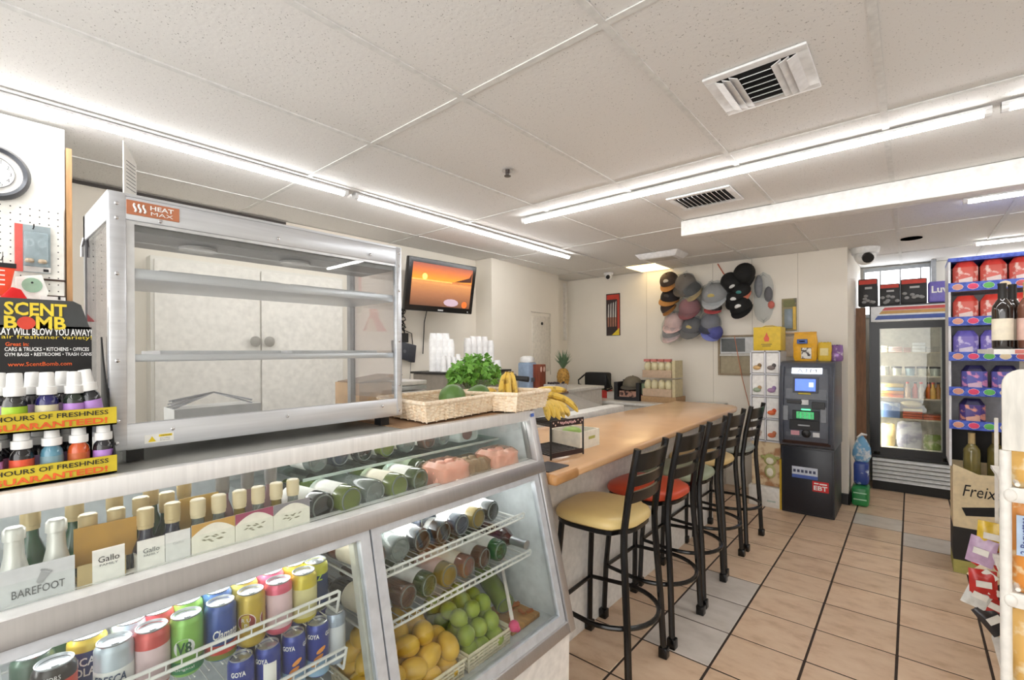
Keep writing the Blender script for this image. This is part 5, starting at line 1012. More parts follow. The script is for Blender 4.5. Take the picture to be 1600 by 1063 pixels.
p3_ = PY(952, 630, 5.2); rp_ = thing('milk_cartons', 'red and white cartons beside the green multipack', 'cartons', (p3_.x, 5.18, z)); MB().box((p3_.x-.06, 5.1, z), (p3_.x+.02, 5.24, .985)).build('red_carton', C(196, 60, 54), rp_); MB().box((p3_.x+.025, 5.1, z), (p3_.x+.13, 5.24, .97)).build('white_carton', C(222, 216, 210), rp_)
p = PY(985, 637, 5.1); db = thing('cap_display_box', 'black open box of caps and accessories on the far counter', 'box', (p.x, 5.1, z))
MB().box((p.x-.16, 5.0, z), (p.x-.11, 5.25, 1.10)).box((p.x+.12, 5.0, z), (p.x+.16, 5.25, 1.10)).box((p.x-.16, 5.23, z), (p.x+.16, 5.25, 1.12)).box((p.x-.11, 5.0, z), (p.x+.12, 5.02, .93)).build('box_body', C(34, 34, 38), db)
MB().box((p.x-.10, 5.02, z), (p.x+.11, 5.2, 1.0)).build('accessory_packs', M('pack_print', (196, 150, 130), .5, noise=(30, .1), col2=(60, 40, 44), n2=(.42, .5)), db)
MB().ball((p.x-.02, 5.05, 1.06), (.05, .01, .035), 12, 8).build('badge_print', C(206, 206, 212), db); box('side_pack', (p.x+.165, 5.05, .97), (p.x+.215, 5.15, 1.09), C(124, 142, 112), db); box('side_card', (p.x+.17, 5.02, .90), (p.x+.21, 5.04, .965), C(96, 40, 50), db)
# ================================================================ CAPS AND WALL GOODS
WY = 5.429
def cap(label, px, py, crown, bill, size=1.0, rot=0.0, tilt=0.0, group='caps pinned to the back wall', badge=None, bagged=False, cat='cap'):
    p = PY(px, py, WY-.135*size); t = thing('baseball_cap', label, cat, (0, 0, 0), group); s = .112*size
    m1 = C(*crown, .8); m2 = C(*bill, .8)
    n = 20; vs = []; 
    def dome(u, v): a = 2*pi*u; e = pi/2*v; return (s*cos(a)*cos(e)**.75, -s*1.08*sin(a)*cos(e)**.75, s*1.0*sin(e))
    MB().grid(dome, 20, 8).build('crown', m1, t, smooth=True)
    mb = MB(); N = 12; vs = []
    for k in range(2):
        for i in range(N+1):
            a = pi+pi*i/N; x, y = cos(a), sin(a); z = -.004*k-.012*(abs(x)**2)*0
            vs += [(s*x*.98, s*y*1.0, z-.002), (s*x*1.02, s*y*1.0-s*.72*sin(pi*i/N)**.8, z-.014-.030*abs(x)**2*0-.012*sin(pi*i/N))]
    o = 2*(N+1); fs = []
    for i in range(N): fs += [(2*i, 2*i+2, 2*i+3, 2*i+1), (o+2*i+1, o+2*i+3, o+2*i+2, o+2*i), (2*i+1, 2*i+3, o+2*i+3, o+2*i+1)]
    mb.add(vs, fs).build('bill', m2, t, smooth=True)
    MB().ball((0, 0, s*1.0), .010*size, 8, 5).build('button', m1, t)
    if badge: MB().ball((0, -s*.86, s*.52), (.034*size, .012, .030*size), 14, 8).build('badge', C(*badge), t, smooth=True)
    if bagged:
        def gg(u, v): a = 2*pi*u; r = 1.12+.09*sin(5*a+7*v)+.05*sin(11*a+3); e = -.5+(pi/2+.5)*v; return (s*r*cos(a)*cos(e), -s*r*1.1*sin(a)*cos(e)-.02*(1-v), s*r*sin(e)*1.12)
        MB().grid(gg, 24, 10).build('clear_bag', M('bag_film', (232, 236, 238), .12, alpha=.08, coat=.8), t, smooth=True)
    t.location = p; t.rotation_euler = (radians(tilt+26), radians(rot), 0); return t
cap('brown cap with tan bill at the top left of the cap wall', 1046, 440, (70, 56, 46), (170, 116, 60), .95, -8, 12, badge=(214, 206, 190))
cap('camouflage cap in clear film beside the brown cap', 1071, 444, (112, 100, 88), (96, 86, 76), 1.0, 18, 20, bagged=True)
cap('black cap with tan bill and white letter patch', 1047, 466, (34, 28, 28), (176, 124, 66), .95, 12, 0, badge=(60, 54, 52))
cap('black and white bagged cap next to the letter patch cap', 1082, 455, (56, 54, 54), (178, 154, 108), .95, -20, 10, bagged=True)
cap('small tan billed cap hanging low at the left', 1045, 482, (60, 48, 42), (166, 112, 56), .8, -30, 0)
cap('dusty rose cap in clear film in the middle of the cluster', 1078, 482, (150, 92, 96), (136, 80, 84), 1.05, 0, 8, bagged=True)
cap('grey bagged cap with gold badge above the red cap', 1117, 462, (150, 150, 150), (176, 178, 180), 1.15, 0, 14, badge=(206, 176, 84), bagged=True)
cap('small black and red cap below the grey bagged cap', 1115, 482, (60, 56, 58), (206, 92, 92), .75, 15, -10)
cap('pale pink cap in clear film at the lower left', 1054, 505, (226, 192, 184), (222, 188, 182), 1.0, 10, 5, bagged=True)
cap('grey patterned cap at the bottom of the left column', 1050, 522, (150, 146, 144), (214, 190, 186), .95, -6, 0, badge=(230, 228, 226), bagged=True)
cap('black and grey cap with gold badge at the bottom middle', 1082, 512, (96, 94, 96), (110, 108, 106), 1.0, 14, 8, badge=(210, 180, 90), bagged=True)
cap('grey and navy cap above the blue bill', 1110, 505, (120, 120, 128), (60, 62, 76), .9, 20, 10, bagged=True)
cap('periwinkle blue cap hanging sideways at the bottom right', 1114, 520, (80, 84, 150), (124, 132, 200), .85, 48, -5)
cap('top black cap on the right hand column', 1163, 428, (16, 16, 17), (14, 14, 15), .95, 20, 60, group='black caps pinned to the back wall', badge=None)
cap('black cap with white tag left of the top black cap', 1143, 442, (18, 18, 19), (16, 16, 17), .95, -30, 40, group='black caps pinned to the back wall', badge=(224, 224, 222))
cap('black cap with teal and orange scarf tucked in', 1158, 455, (20, 20, 20), (196, 112, 86), .85, 0, 20, group='black caps pinned to the back wall', badge=(70, 140, 136))
cap('black cap with white label strip near the bottom', 1150, 468, (16, 16, 17), (14, 14, 15), .9, 0, 10, group='black caps pinned to the back wall', badge=(230, 230, 228))
cap('lowest black cap pointing right with white tag', 1158, 481, (14, 14, 15), (12, 12, 13), 1.0, -20, 5, group='black caps pinned to the back wall', badge=(226, 226, 224))
oc = cap('olive grey cap resting on the black accessory box', 986, 612, (112, 104, 88), (84, 80, 72), 1.0, 4, -24, group='cap on the far counter'); oc.location = (PY(987, 606, 5.08).x, 5.10, 1.06)
def hang_bag(label, px, py, w, h, col, parts):
    p = PY(px, py, WY-.02); t = thing('hanging_bag', label, 'bag', p)
    def gg(u, v): a = 2*pi*u; k = sin(pi*min(1, v*1.02))**.35; return (p.x+w/2*cos(a)*k*(1+.08*sin(9*v)), WY-.035+.03*sin(a)*k, p.z-h*v+.02*sin(a*3))
    MB().grid(gg, 18, 12).build('clear_film', M('bag_film', (232, 236, 238), .12, alpha=.08, coat=.8), t, smooth=True)
    for dx, dz, r, cc in parts: MB().ball((p.x+dx, WY-.05, p.z-dz), r, 12, 8).build('contents', C(*cc, .7), t, smooth=True)
hang_bag('clear bag with grey slippers hanging right of the black caps', 1193, 428, .20, .50, 0, [(-.04, .13, (.04, .025, .12), (128, 130, 134)), (.05, .22, (.04, .025, .08), (96, 96, 100)), (.075, .33, (.032, .02, .04), (196, 104, 90))])
kp = thing('knife_pack', 'tall red and black blister pack of kitchen knives on the back wall', 'blister pack', (-2.91, WY, 1.66)); MB().box((-3.01, WY-.008, 1.665), (-2.815, WY, 2.205)).build('backing_card', C(52, 40, 40), kp); MB().box((-3.0, WY-.010, 2.13), (-2.825, WY-.007, 2.19)).build('top_print', C(196, 60, 44), kp)
MB().box((-2.85, WY-.011, 1.68), (-2.822, WY-.007, 2.13)).build('side_print', C(190, 66, 48), kp); MB().prism([(-2.93, 1.67), (-2.825, 1.67), (-2.825, 1.76)], 1, WY-.013, WY-.008).build('corner_flash', C(226, 200, 50), kp)
for i in range(4): MB().prism([(-2.985+.034*i, 1.90), (-2.965+.034*i, 1.90), (-2.965+.034*i, 2.08+.01*i), (-2.978+.034*i, 2.06+.01*i)], 1, WY-.016, WY-.009).build('blade', CHROME, kp); MB().box((-2.985+.034*i, WY-.018, 1.78), (-2.967+.034*i, WY-.009, 1.90)).build('handle', C(170, 120, 100), kp)
text('KNIFE SET', WH, kp, (-2.93, WY-.0075, 1.70), (1, 0, 0), (0, 0, 1), .02, w=.09) if False else None
# interior window with appliance behind
iw = thing('pass_window', 'framed pass through window with a white appliance behind, beside the toy rack', 'window', (-1.40, WY, 1.2)); x0, x1, z0, z1 = -1.625, -1.175, 1.195, 1.63; m_fr = C(150, 132, 106, .5)
for a_, b_ in (((x0, WY-.02, z0), (x0+.022, WY, z1)), ((x1-.022, WY-.02, z0), (x1, WY, z1)), ((x0+.022, WY-.02, z0), (x1-.022, WY, z0+.02)), ((x0+.022, WY-.02, z1-.02), (x1-.022, WY, z1))): box('frame_bar', a_, b_, m_fr, iw)
box('back_board', (x0+.02, WY-.004, z0+.02), (x1-.02, WY-.002, z1-.02), C(168, 156, 128), iw); box('shelf_bar', (x0+.022, WY-.03, 1.405), (x1-.022, WY-.004, 1.425), C(206, 206, 200), iw)
ap_ = box('appliance', (x0+.03, WY-.028, 1.43), (x1-.06, WY-.005, 1.605), C(206, 208, 208, .3), iw); box('appliance_door', (x0+.04, WY-.031, 1.45), (x0+.28, WY-.028, 1.595), C(96, 100, 100, .15), ap_)
MB().cyl((x1-.03, WY-.012, 1.54), (x1-.03, WY-.014, 1.54), .03).build('round_sticker', C(150, 150, 190), iw)
wr = MB().tube([(-1.62, WY-.02, 2.42), (-1.55, WY-.05, 2.30), (-1.48, WY-.02, 2.26)], .006, 6).build('orange_wire', C(206, 110, 84)); tag(wr, 'short orange wire poking out of the ceiling above the black caps', 'wire')
wr = MB().tube([(-1.45, WY-.03, 1.62), (-1.38, WY-.035, 1.20), (-1.30, WY-.04, .85)], .0038, 6).build('hanging_cable', C(206, 130, 96)); tag(wr, 'thin orange cable hanging down in front of the pass through window', 'cable')
bt = thing('bread_boxes', 'two stacked trays of bagged rolls on a brown carton by the bar end', 'bread trays', (-2.12, 5.1, .891)); p = PY(1034, 628, 5.1); X = p.x
MB().box((X-.20, 5.0, .891), (X+.20, 5.28, .955)).build('base_carton', CARD, bt)
for z in (.956, 1.165):
    MB().box((X-.185, 5.0, z), (X+.15, 5.25, z+.085)).build('tray', C(198, 172, 146, .8), bt, bevel=.004); MB().box((X+.152, 5.02, z), (X+.185, 5.24, z+.19)).build('tray_end', C(214, 200, 160, .7), bt)
    for i in range(4): MB().ball((X-.14+.08*i, 5.06, z+.125), (.042, .05, .065), 12, 8).build('bread_bag', M('bread_bag', (226, 216, 176), .35, noise=(16, .08)), bt, smooth=True)
for i in range(4): MB().box((X-.175+.08*i, 5.02, 1.345), (X-.105+.08*i, 5.07, 1.372)).build('bag_top', C(206, 120, 110), bt)
# ================================================================ TOY RACK
tr = thing('toy_card_rack', 'clear rack of small carded toys beside the cash machine', 'toy rack', (-1.05, 5.0, 0)); x0, x1, yf = -1.168, -.925, 4.90; m_rk = M('rack_acrylic', (220, 220, 226), .2, noise=(5, .02))
MB().box((x0, yf+.02, .02), (x1, yf+.30, 1.455)).build('rack_core', C(214, 210, 204), tr)
for x in (x0, (x0+x1)/2, x1): MB().box((x-.006, yf-.012, .60), (x+.006, yf+.02, 1.46)).build('upright', m_rk, tr)
for z in (1.455, 1.24, 1.03, .82, .61): MB().box((x0-.006, yf-.012, z-.006), (x1+.006, yf+.02, z+.006)).build('crossbar', m_rk, tr)
ccs = [((214, 176, 120), (150, 120, 80)), ((130, 120, 116), (96, 90, 90)), ((160, 176, 150), (190, 160, 120)), ((176, 140, 176), (150, 120, 170)), ((214, 190, 180), (200, 190, 180)), ((226, 110, 60), (222, 90, 50)), ((220, 200, 190), (210, 196, 186)), ((214, 120, 80), (206, 130, 90))]
for r in range(4):
    for c in range(2):
        xc = x0+.061+.121*c; zc = 1.24-.21*r; k = MB().box((xc-.05, yf-.004, zc+.014), (xc+.05, yf, zc+.195)).build('toy_card', C(240, 238, 234, .4), tr)
        a, b = ccs[r*2+c]; MB().ball((xc-.008, yf-.014, zc+.06), (.034, .014, .022), 12, 8).build('toy', C(*a), k, smooth=True); MB().ball((xc+.015, yf-.012, zc+.082), (.018, .012, .02), 10, 6).build('toy_piece', C(*b), k, smooth=True)
MB().box((x0, yf+.005, .19), (x1, yf+.02, .60)).build('poster', M('poster_print', (226, 206, 170), .5, noise=(9, .1), col2=(176, 128, 88), n2=(.42, .52)), tr)
mk = MB(); mk.ball((-1.01, yf-.005, .44), (.055, .012, .055)).build('plush_head_print', C(176, 178, 110), tr, smooth=True); MB().ball((-1.01, yf-.012, .43), (.034, .01, .034)).build('plush_face_print', C(240, 232, 214), tr, smooth=True); MB().ball((-1.01, yf-.005, .33), (.048, .012, .065)).build('plush_body_print', C(190, 190, 130), tr, smooth=True); MB().ball((-1.01, yf-.012, .325), (.03, .01, .042)).build('plush_belly_print', C(244, 238, 220), tr, smooth=True)
for s in (-1, 1): MB().ball((-1.01+s*.062, yf-.006, .46), (.02, .008, .016)).build('plush_ear_print', C(176, 178, 110), tr, smooth=True)
MB().box((x0-.02, yf-.035, 0), (x1, yf+.32, .185)).build('base_box', C(236, 234, 228), tr, bevel=.004); MB().box((-1.03, yf-.0362, .05), (-.96, yf-.0348, .066)).build('faint_print', C(190, 202, 194), tr)
fb = thing('fire_log_box', 'yellow box with red flame mark on top of the toy rack', 'box', (-1.03, 5.0, 1.462)); MB().box((-1.142, 4.88, 1.462), (-.912, 5.10, 1.682)).build('box_body', M('yellow_carton', (222, 188, 46), .5), fb, bevel=.004)
MB().prism([(-1.045, 1.545), (-1.012, 1.545), (-1.005, 1.575), (-1.018, 1.60), (-1.028, 1.632), (-1.040, 1.60), (-1.053, 1.575)], 1, 4.8775, 4.879).build('flame_mark', C(222, 96, 66), fb)
for i in range(2): MB().box((-1.075+.01*i, 4.878, 1.515-.016*i), (-.985-.01*i, 4.8792, 1.523-.016*i)).build('print_line', C(130, 110, 40), fb)
MB().tube([(-1.09, 4.99, 1.682), (-1.06, 4.99, 1.695), (-1.0, 4.99, 1.695), (-.96, 4.99, 1.682)], .006, 6).build('carry_handle', C(206, 176, 60), fb)
yb = thing('yellow_boards', 'thin yellow boards standing between the toy rack and cash machine', 'boards', (-.915, 4.95, 0))
for x in (-.921, -.912): box('board', (x-.004, 4.86, 0), (x+.003, 5.2, .46), C(226, 186, 50), yb)
# ================================================================ ATM
at = thing('cash_machine', 'black and grey freestanding cash machine with lit screen and sign', 'cash machine', (-.705, 5.1, 0)); ax0, ax1 = -.905, -.505; m_atm = M('atm_charcoal', (44, 46, 52), .4); m_atg = M('atm_grey', (104, 108, 116), .4)
MB().box((ax0, 4.84, 0), (ax1, 5.36, .62)).build('safe_body', m_atm, at, bevel=.006); box('safe_door', (ax0+.012, 4.832, .02), (ax1-.012, 4.84, .585), M('atm_door', (32, 34, 42), .35), at, bevel=.003)
prof = [(4.84, .60), (4.80, .615), (4.775, .66), (4.765, .76), (4.775, 1.00), (4.80, 1.20), (4.835, 1.315), (4.87, 1.35), (4.93, 1.362), (5.36, 1.362), (5.36, .60)]
MB().prism(prof, 0, ax0-.008, ax1+.008).build('head_shell', M('atm_shell', (84, 88, 98), .35), at, bevel=.006)
def yf_(z):
    for (y0, z0), (y1, z1) in zip(prof[1:8], prof[2:8]):
        if z0 <= z <= z1: return y0+(y1-y0)*(z-z0)/(z1-z0)
    return 4.80
def fas(name, xa, xb, za, zb, mat, out=.006, parent=None, th=.008):
    ya, yb_ = yf_(za)-out, yf_(zb)-out
    return MB().hexa([(xa, ya, za), (xb, ya, za), (xb, ya+th, za), (xa, ya+th, za), (xa, yb_, zb), (xb, yb_, zb), (xb, yb_+th, zb), (xa, yb_+th, zb)]).build(name, mat, parent or at, bevel=.002, seg=1)
fas('fascia_upper', ax0+.045, ax1-.045, 1.03, 1.30, m_atg); fas('fascia_lower', ax0+.045, ax1-.045, .70, 1.028, C(84, 88, 96), .005)
for x in (ax0+.018, ax1-.018): MB().tube([(x, yf_(z)-.004, z) for z in (.66, .76, 1.0, 1.2, 1.315)], .016, 8).build('side_bolster', C(70, 74, 84, .35), at, smooth=True)
sg = fas('lit_sign', -.815, -.585, 1.255, 1.305, M('sign_lit', (232, 240, 255), .4, emit=1.2), .010); text('ATM', C(84, 86, 98), at, (-.70, yf_(1.28)-.011, 1.28), (1, 0, 0), (0, .3, 1), .032, w=.15, lift=.002)
fr = fas('screen_frame', -.80, -.61, 1.09, 1.225, C(70, 74, 84), .012); fas('screen', -.785, -.63, 1.105, 1.210, M('atm_screen', (70, 100, 210), .2, emit=.9), .0135); fas('screen_panel', -.68, -.645, 1.14, 1.18, M('atm_screen2', (170, 196, 250), .2, emit=.9), .0145)
fas('notice_strip', -.76, -.665, 1.075, 1.089, C(190, 170, 50), .012); fas('card_slot_bezel', -.845, -.73, .995, 1.02, BLACK, .016); fas('card_reader', -.655, -.56, .955, 1.015, BLACK, .022); fas('small_notice', -.735, -.68, .985, 1.03, C(206, 206, 206), .014)
fas('keypad_shelf', -.80, -.60, .855, .935, C(30, 32, 36), .020); kp_ = fas('keypad', -.77, -.64, .865, .925, M('keypad_green', (60, 190, 110), .3, emit=.35), .024); fas('green_light', -.735, -.665, .938, .950, M('green_light', (90, 240, 150), .3, emit=1.0), .016)
for i in range(4):
    for j in range(3): fas('key', -.765+.032*i, -.741+.032*i, .868+.019*j, .882+.019*j, C(120, 200, 150), .026, kp_)
fas('cash_slot', -.825, -.60, .765, .85, C(22, 22, 24), .008); fas('slot_lip', -.76, -.67, .80, .812, C(170, 170, 174), .016); fas('label_left', -.815, -.75, .715, .755, C(206, 150, 160), .008); fas('label_right', -.65, -.60, .71, .75, C(214, 214, 214), .008); MB().ball((-.70, yf_(.73)-.004, .735), (.036, .018, .036)).build('knob', BLACK, at, smooth=True)
for x in (-.858, -.572): fas('side_fin', x-.022, x+.022, .84, .97, C(130, 134, 140), .012)
fas('lower_band', ax0+.02, ax1-.02, .635, .665, C(60, 40, 36), .006)
MB().box((-.82, 4.829, .325), (-.625, 4.833, .425)).build('network_sticker', C(206, 212, 224), at); MB().box((-.82, 4.828, .325), (-.625, 4.8295, .355)).build('sticker_band', C(70, 96, 170), at)
mb = MB()
for i in range(6): mb.box((-.81+.03*i, 4.8275, .375), (-.79+.03*i, 4.8292, .40))
mb.build('sticker_marks', C(60, 66, 96), at, kind='stuff')
MB().box((-.665, 4.829, .225), (-.545, 4.833, .315)).build('benefit_sticker', C(206, 36, 40), at); text('EBT', WH, at, (-.605, 4.829, .258), (1, 0, 0), (0, 0, 1), .040, w=.10, bold=.03); MB().box((-.652, 4.828, .291), (-.618, 4.8295, .302)).build('print_line', WH, at); MB().box((-.612, 4.828, .289), (-.558, 4.8295, .300)).build('print_line', WH, at)
def bag(name, label, x0, x1, y, z0, z1, mat, cat='bag', th=.05, parts=(), top=None, lean=0):
    t = thing(name, label, cat, ((x0+x1)/2, y, z0)); w = x1-x0; h = z1-z0
    def g(u, v):
        a = 2*pi*u; k = 1-.12*abs(2*v-1)**4; tk = max(.06, (1-v)**.35) if v > .5 else 1
        sx = max(-1, min(1, 1.3*cos(a))); return ((x0+x1)/2+sx*w/2*k*(1+.02*sin(13*v)), y-th*sin(a)*tk*(.55+.45*sin(pi*min(1, v+.15)))+lean*v, z0+h*v+.006*sin(7*a)*v)
    MB().grid(g, 22, 14).build('bag_body', mat, t, smooth=True)
    for nm, xa, xb_, za, zb, m in parts: MB().box((x0+w*xa, y-th-.004, z0+h*za), (x0+w*xb_, y-th+.012, z0+h*zb)).build(nm, m, t, bevel=.003)
    if top: MB().box((x0+w*.03, y-.006, z1-.012), (x1-w*.03, y+.006, z1+.004)).build('top_seal', top, t)
    return t
ZA = 1.364
bag('pet_food_bag', 'yellow dog food bag with blue oval on top of the cash machine', -.825, -.640, 4.98, ZA, 1.625, M('pet_food_yellow', (226, 168, 36), .4), parts=(('blue_oval', .18, .62, .60, .76, C(70, 96, 160)), ('white_word', .26, .54, .65, .71, WH), ('dog_print', .36, .78, .08, .46, M('dog_print', (226, 222, 214), .5, noise=(30, .1), col2=(60, 50, 48), n2=(.42, .48)))), top=C(206, 150, 30), cat='pet food')
bag('pet_food_bag', 'smaller yellow treat bag right of the dog food bag', -.640, -.535, 5.0, ZA, 1.53, M('treat_yellow', (222, 186, 60), .4), parts=(('label_print', .2, .8, .3, .7, C(232, 214, 150)),), cat='pet food')
bag('treat_pouch', 'shiny purple treat pouch at the right edge of the cash machine', -.540, -.455, 5.02, ZA, 1.505, M('purple_foil', (140, 104, 160), .25, .3, noise=(24, .1), col2=(206, 190, 210), n2=(.4, .46)), cat='pouch')
hg = thing('hanging_card', 'narrow carded toy hanging on the wall above the pet food', 'carded toy', (-.925, WY, 1.66)); MB().box((-1.0, WY-.02, 1.66), (-.87, WY-.01, 1.985)).build('card', M('toy_card_olive', (140, 126, 80), .4, noise=(14, .1), col2=(96, 92, 70), n2=(.4, .5)), hg); MB().box((-.975, WY-.045, 1.68), (-.90, WY-.02, 1.88)).build('blister', M('blister_plastic', (200, 214, 218), .12, alpha=.35, coat=.5), hg, bevel=.008); MB().box((-.985, WY-.03, 1.90), (-.885, WY-.02, 1.97)).build('top_print', C(110, 110, 60), hg)
MB().hexa([(-.965, WY-.04, 1.69), (-.925, WY-.04, 1.69), (-.925, WY-.022, 1.69), (-.965, WY-.022, 1.69), (-.945, WY-.04, 1.87), (-.91, WY-.04, 1.87), (-.91, WY-.022, 1.87), (-.945, WY-.022, 1.87)]).build('toy', C(120, 130, 150), hg); MB().box((-.90, WY-.03, 1.67), (-.875, WY-.018, 1.90)).build('side_print', C(220, 180, 70), hg)
hs = thing('wall_shelf', 'narrow wall shelf with small packs between toy rack and wall', 'shelf', (-.95, 5.3, 1.63)); MB().box((-1.15, 5.33, 1.625), (-.86, WY, 1.64)).build('shelf_board', C(176, 150, 120), hs); MB().box((-.955, 5.35, 1.40), (-.87, WY, 1.60)).build('pack', C(206, 190, 170), hs)
st = thing('water_pack', 'plastic wrapped blue water bottles standing against the wall corner', 'water pack', (-.38, 5.55, .0)); 
MB().box((-.455+.03, 5.50, .18), (-.31, 5.66, .40)).build('pack_body', M('water_blue', (50, 74, 150), .3, noise=(14, .1), col2=(206, 216, 230), n2=(.36, .42)), st, bevel=.03, seg=3)
MB().lathe([(.05, 0), (.075, .06), (.07, .14), (.04, .21), (.012, .25)], 14, (-.365, 5.58, .39)).build('bag_neck', M('water_light', (110, 166, 206), .2, noise=(16, .1), col2=(216, 226, 232), n2=(.38, .48)), st, smooth=True); MB().tube([(-.40, 5.56, .62), (-.36, 5.55, .66), (-.32, 5.55, .655)], [.006, .014, .008], 6).build('bag_twist', WHITE, st)
gr = thing('soda_pack', 'green wrapped soda bottle pack on the floor under the water pack', 'soda pack', (-.38, 5.5, 0)); MB().box((-.435, 5.42, .0), (-.305, 5.64, .178)).build('pack_body', M('green_wrap', (46, 142, 76), .3, noise=(10, .08)), gr, bevel=.025, seg=3); 
for z in (.06, .12): MB().box((-.42, 5.4175, z), (-.32, 5.42, z+.010)).build('print_line', C(190, 226, 196), gr)
# ================================================================ FRIDGE
fg = thing('drinks_fridge', 'tall black glass door fridge with red gold and blue striped header', 'fridge', (0, 6.5, 0)); fx0, fx1, fy = -.335, .300, 6.20; m_fb = M('fridge_black', (18, 18, 20), .3)
box('side_panel', (fx0, fy+.03, .08), (fx0+.03, 6.85, 1.90), m_fb, fg); box('side_panel', (fx1-.03, fy+.03, .08), (fx1, 6.85, 1.90), m_fb, fg); box('back_panel', (fx0+.03, 6.82, .08), (fx1-.03, 6.85, 1.90), C(214, 208, 196), fg); box('top_panel', (fx0, fy+.03, 1.90), (fx1, 6.85, 1.925), C(60, 60, 64), fg); box('floor_panel', (fx0+.03, fy+.03, .42), (fx1-.03, 6.82, .45), C(220, 216, 206), fg)
hdr = box('header_sign', (fx0+.015, fy, 1.755), (fx1, fy+.03, 1.91), C(226, 228, 230, .3), fg); lo = lambda z, sl: fx0+.06+sl
for z0, z1, c_, s0 in ((1.868, 1.898, (196, 60, 54), .06), (1.832, 1.864, (196, 150, 70), .035), (1.775, 1.815, (44, 76, 160), .0)):
    MB().prism([(fx0+.045+s0, z0), (fx1-.004, z0), (fx1-.004, z1), (fx0+.07+s0, z1)], 1, fy-.002, fy).build('stripe', C(*c_, .35), hdr)
for a_, b_ in (((fx0, fy, .40), (fx0+.085, fy+.03, 1.75)), ((fx1-.07, fy, .40), (fx1, fy+.03, 1.75)), ((fx0+.085, fy, 1.68), (fx1-.07, fy+.03, 1.75)), ((fx0+.085, fy, .365), (fx1-.07, fy+.03, .45))): box('door_frame', a_, b_, m_fb, fg)
box('door_gasket', (fx0+.083, fy+.03, .445), (fx0+.093, fy+.036, 1.69), C(220, 220, 214), fg); box('door_gasket', (fx1-.08, fy+.03, .445), (fx1-.07, fy+.036, 1.69), C(220, 220, 214), fg)
MB().box((fx0+.08, fy+.012, .45), (fx1-.07, fy+.016, 1.69)).build('door_glass', glass('fridge_glass', (246, 248, 246), .05), fg); MB().tube([(fx1-.035, fy-.02, .8), (fx1-.035, fy-.02, 1.3)], .008, 6).build('door_handle', m_fb, fg)
box('lower_trim', (fx0, fy-.004, .345), (fx1, fy+.03, .365), m_fb, fg)
for i in range(6): MB().hexa([(fx0+.02, fy-.016, .10+.041*i), (fx1, fy-.016, .10+.041*i), (fx1, fy+.03, .10+.041*i), (fx0+.02, fy+.03, .10+.041*i), (fx0+.02, fy+.012, .128+.041*i), (fx1, fy+.012, .128+.041*i), (fx1, fy+.03, .128+.041*i), (fx0+.02, fy+.03, .128+.041*i)]).build('grille_slat', C(226, 228, 228, .35), fg)
box('kick_plate', (fx0+.02, fy+.02, 0), (fx1, 6.85, .095), C(12, 12, 12), fg)
MB().tube([(fx0+.05, fy+.06, .46), (fx0+.05, fy+.06, 1.68)], .010, 8).build('inner_lamp', M('fridge_lamp', (255, 250, 236), .4, emit=55.0), fg)
SZ = (1.435, 1.195, .965, .755)
for z in SZ: box('fridge_shelf', (fx0+.035, fy+.05, z-.012), (fx1-.035, 6.80, z), C(226, 216, 196), fg)
def item(name, label, cat, fn, group='goods in the drinks fridge'):
    t = thing(name, label, cat, (0, 0, 0), group); fn(t)
    return t
for i, (xa, xb_, h, c_) in enumerate(((-.24, -.185, .07, (232, 220, 190)), (-.18, -.07, .06, (226, 196, 190)), (-.06, -.0, .05, (206, 170, 160)), (.01, .11, .10, (222, 222, 220)), (.115, .215, .055, (190, 184, 176)))):
    def f(t, xa=xa, xb_=xb_, h=h, c_=c_):
        for k in range(3): MB().box((xa, fy+.08, SZ[0]+h/3*k), (xb_, fy+.30, SZ[0]+h/3*(k+.85))).build('deli_tray', C(*c_, .3), t, bevel=.003)
    item('deli_packs', 'stack of packs on the top fridge shelf, %s from the left' % ('first', 'second', 'third', 'fourth', 'fifth')[i], 'packs', f)
for i, (x, c_) in enumerate(((-.215, (226, 226, 216)), (-.115, (214, 214, 200)), (-.01, (170, 196, 206)), (.085, (214, 210, 190)), (.18, (206, 214, 206)))):
    def f(t, x=x, c_=c_): MB().lathe([(.034, 0), (.040, .07), (.040, .075)], 16, (x, fy+.11, SZ[1])).build('tub_body', C(*c_, .35), t, smooth=True); MB().lathe([(.043, .075), (.043, .09), (.04, .093)], 16, (x, fy+.11, SZ[1])).build('tub_lid', C(40, 40, 42, .4) if i else C(214, 214, 206), t, smooth=True)
    item('food_tub', 'round tub on the second fridge shelf, %s from the left' % ('first', 'second', 'third', 'fourth', 'fifth')[i], 'tub', f)
def f(t):
    for k in range(4): MB().box((-.25, fy+.07, SZ[2]+.035*k), (-.06, fy+.28, SZ[2]+.033+.035*k)).build('cheese_pack', [C(226, 110, 50, .3), C(232, 150, 70, .3), C(150, 180, 214, .3), C(214, 190, 120, .3)][k], t, bevel=.006)
item('cheese_stack', 'stack of orange packs on the third fridge shelf', 'packs', f)
for i, (x, c_) in enumerate(((-.03, (206, 176, 150)), (.03, (214, 90, 50)), (.075, (206, 196, 186)), (.135, (226, 110, 40)), (.165, (226, 170, 60)), (.205, (226, 150, 50)))):
    def f(t, x=x, c_=c_): MB().lathe([(.023, 0), (.025, .01), (.025, .09), (.012, .125), (.011, .15)], 12, (x, fy+.09+.03*(i % 2), SZ[2])).build('bottle_body', C(*c_, .25), t, smooth=True); MB().lathe([(.013, .148), (.013, .165)], 10, (x, fy+.09+.03*(i % 2), SZ[2])).build('bottle_cap', C(60, 40, 36) if i % 2 else C(206, 60, 40), t)
    item('sauce_bottle', 'sauce bottle on the third fridge shelf, %s from the left' % ('first', 'second', 'third', 'fourth', 'fifth', 'sixth')[i], 'bottle', f)
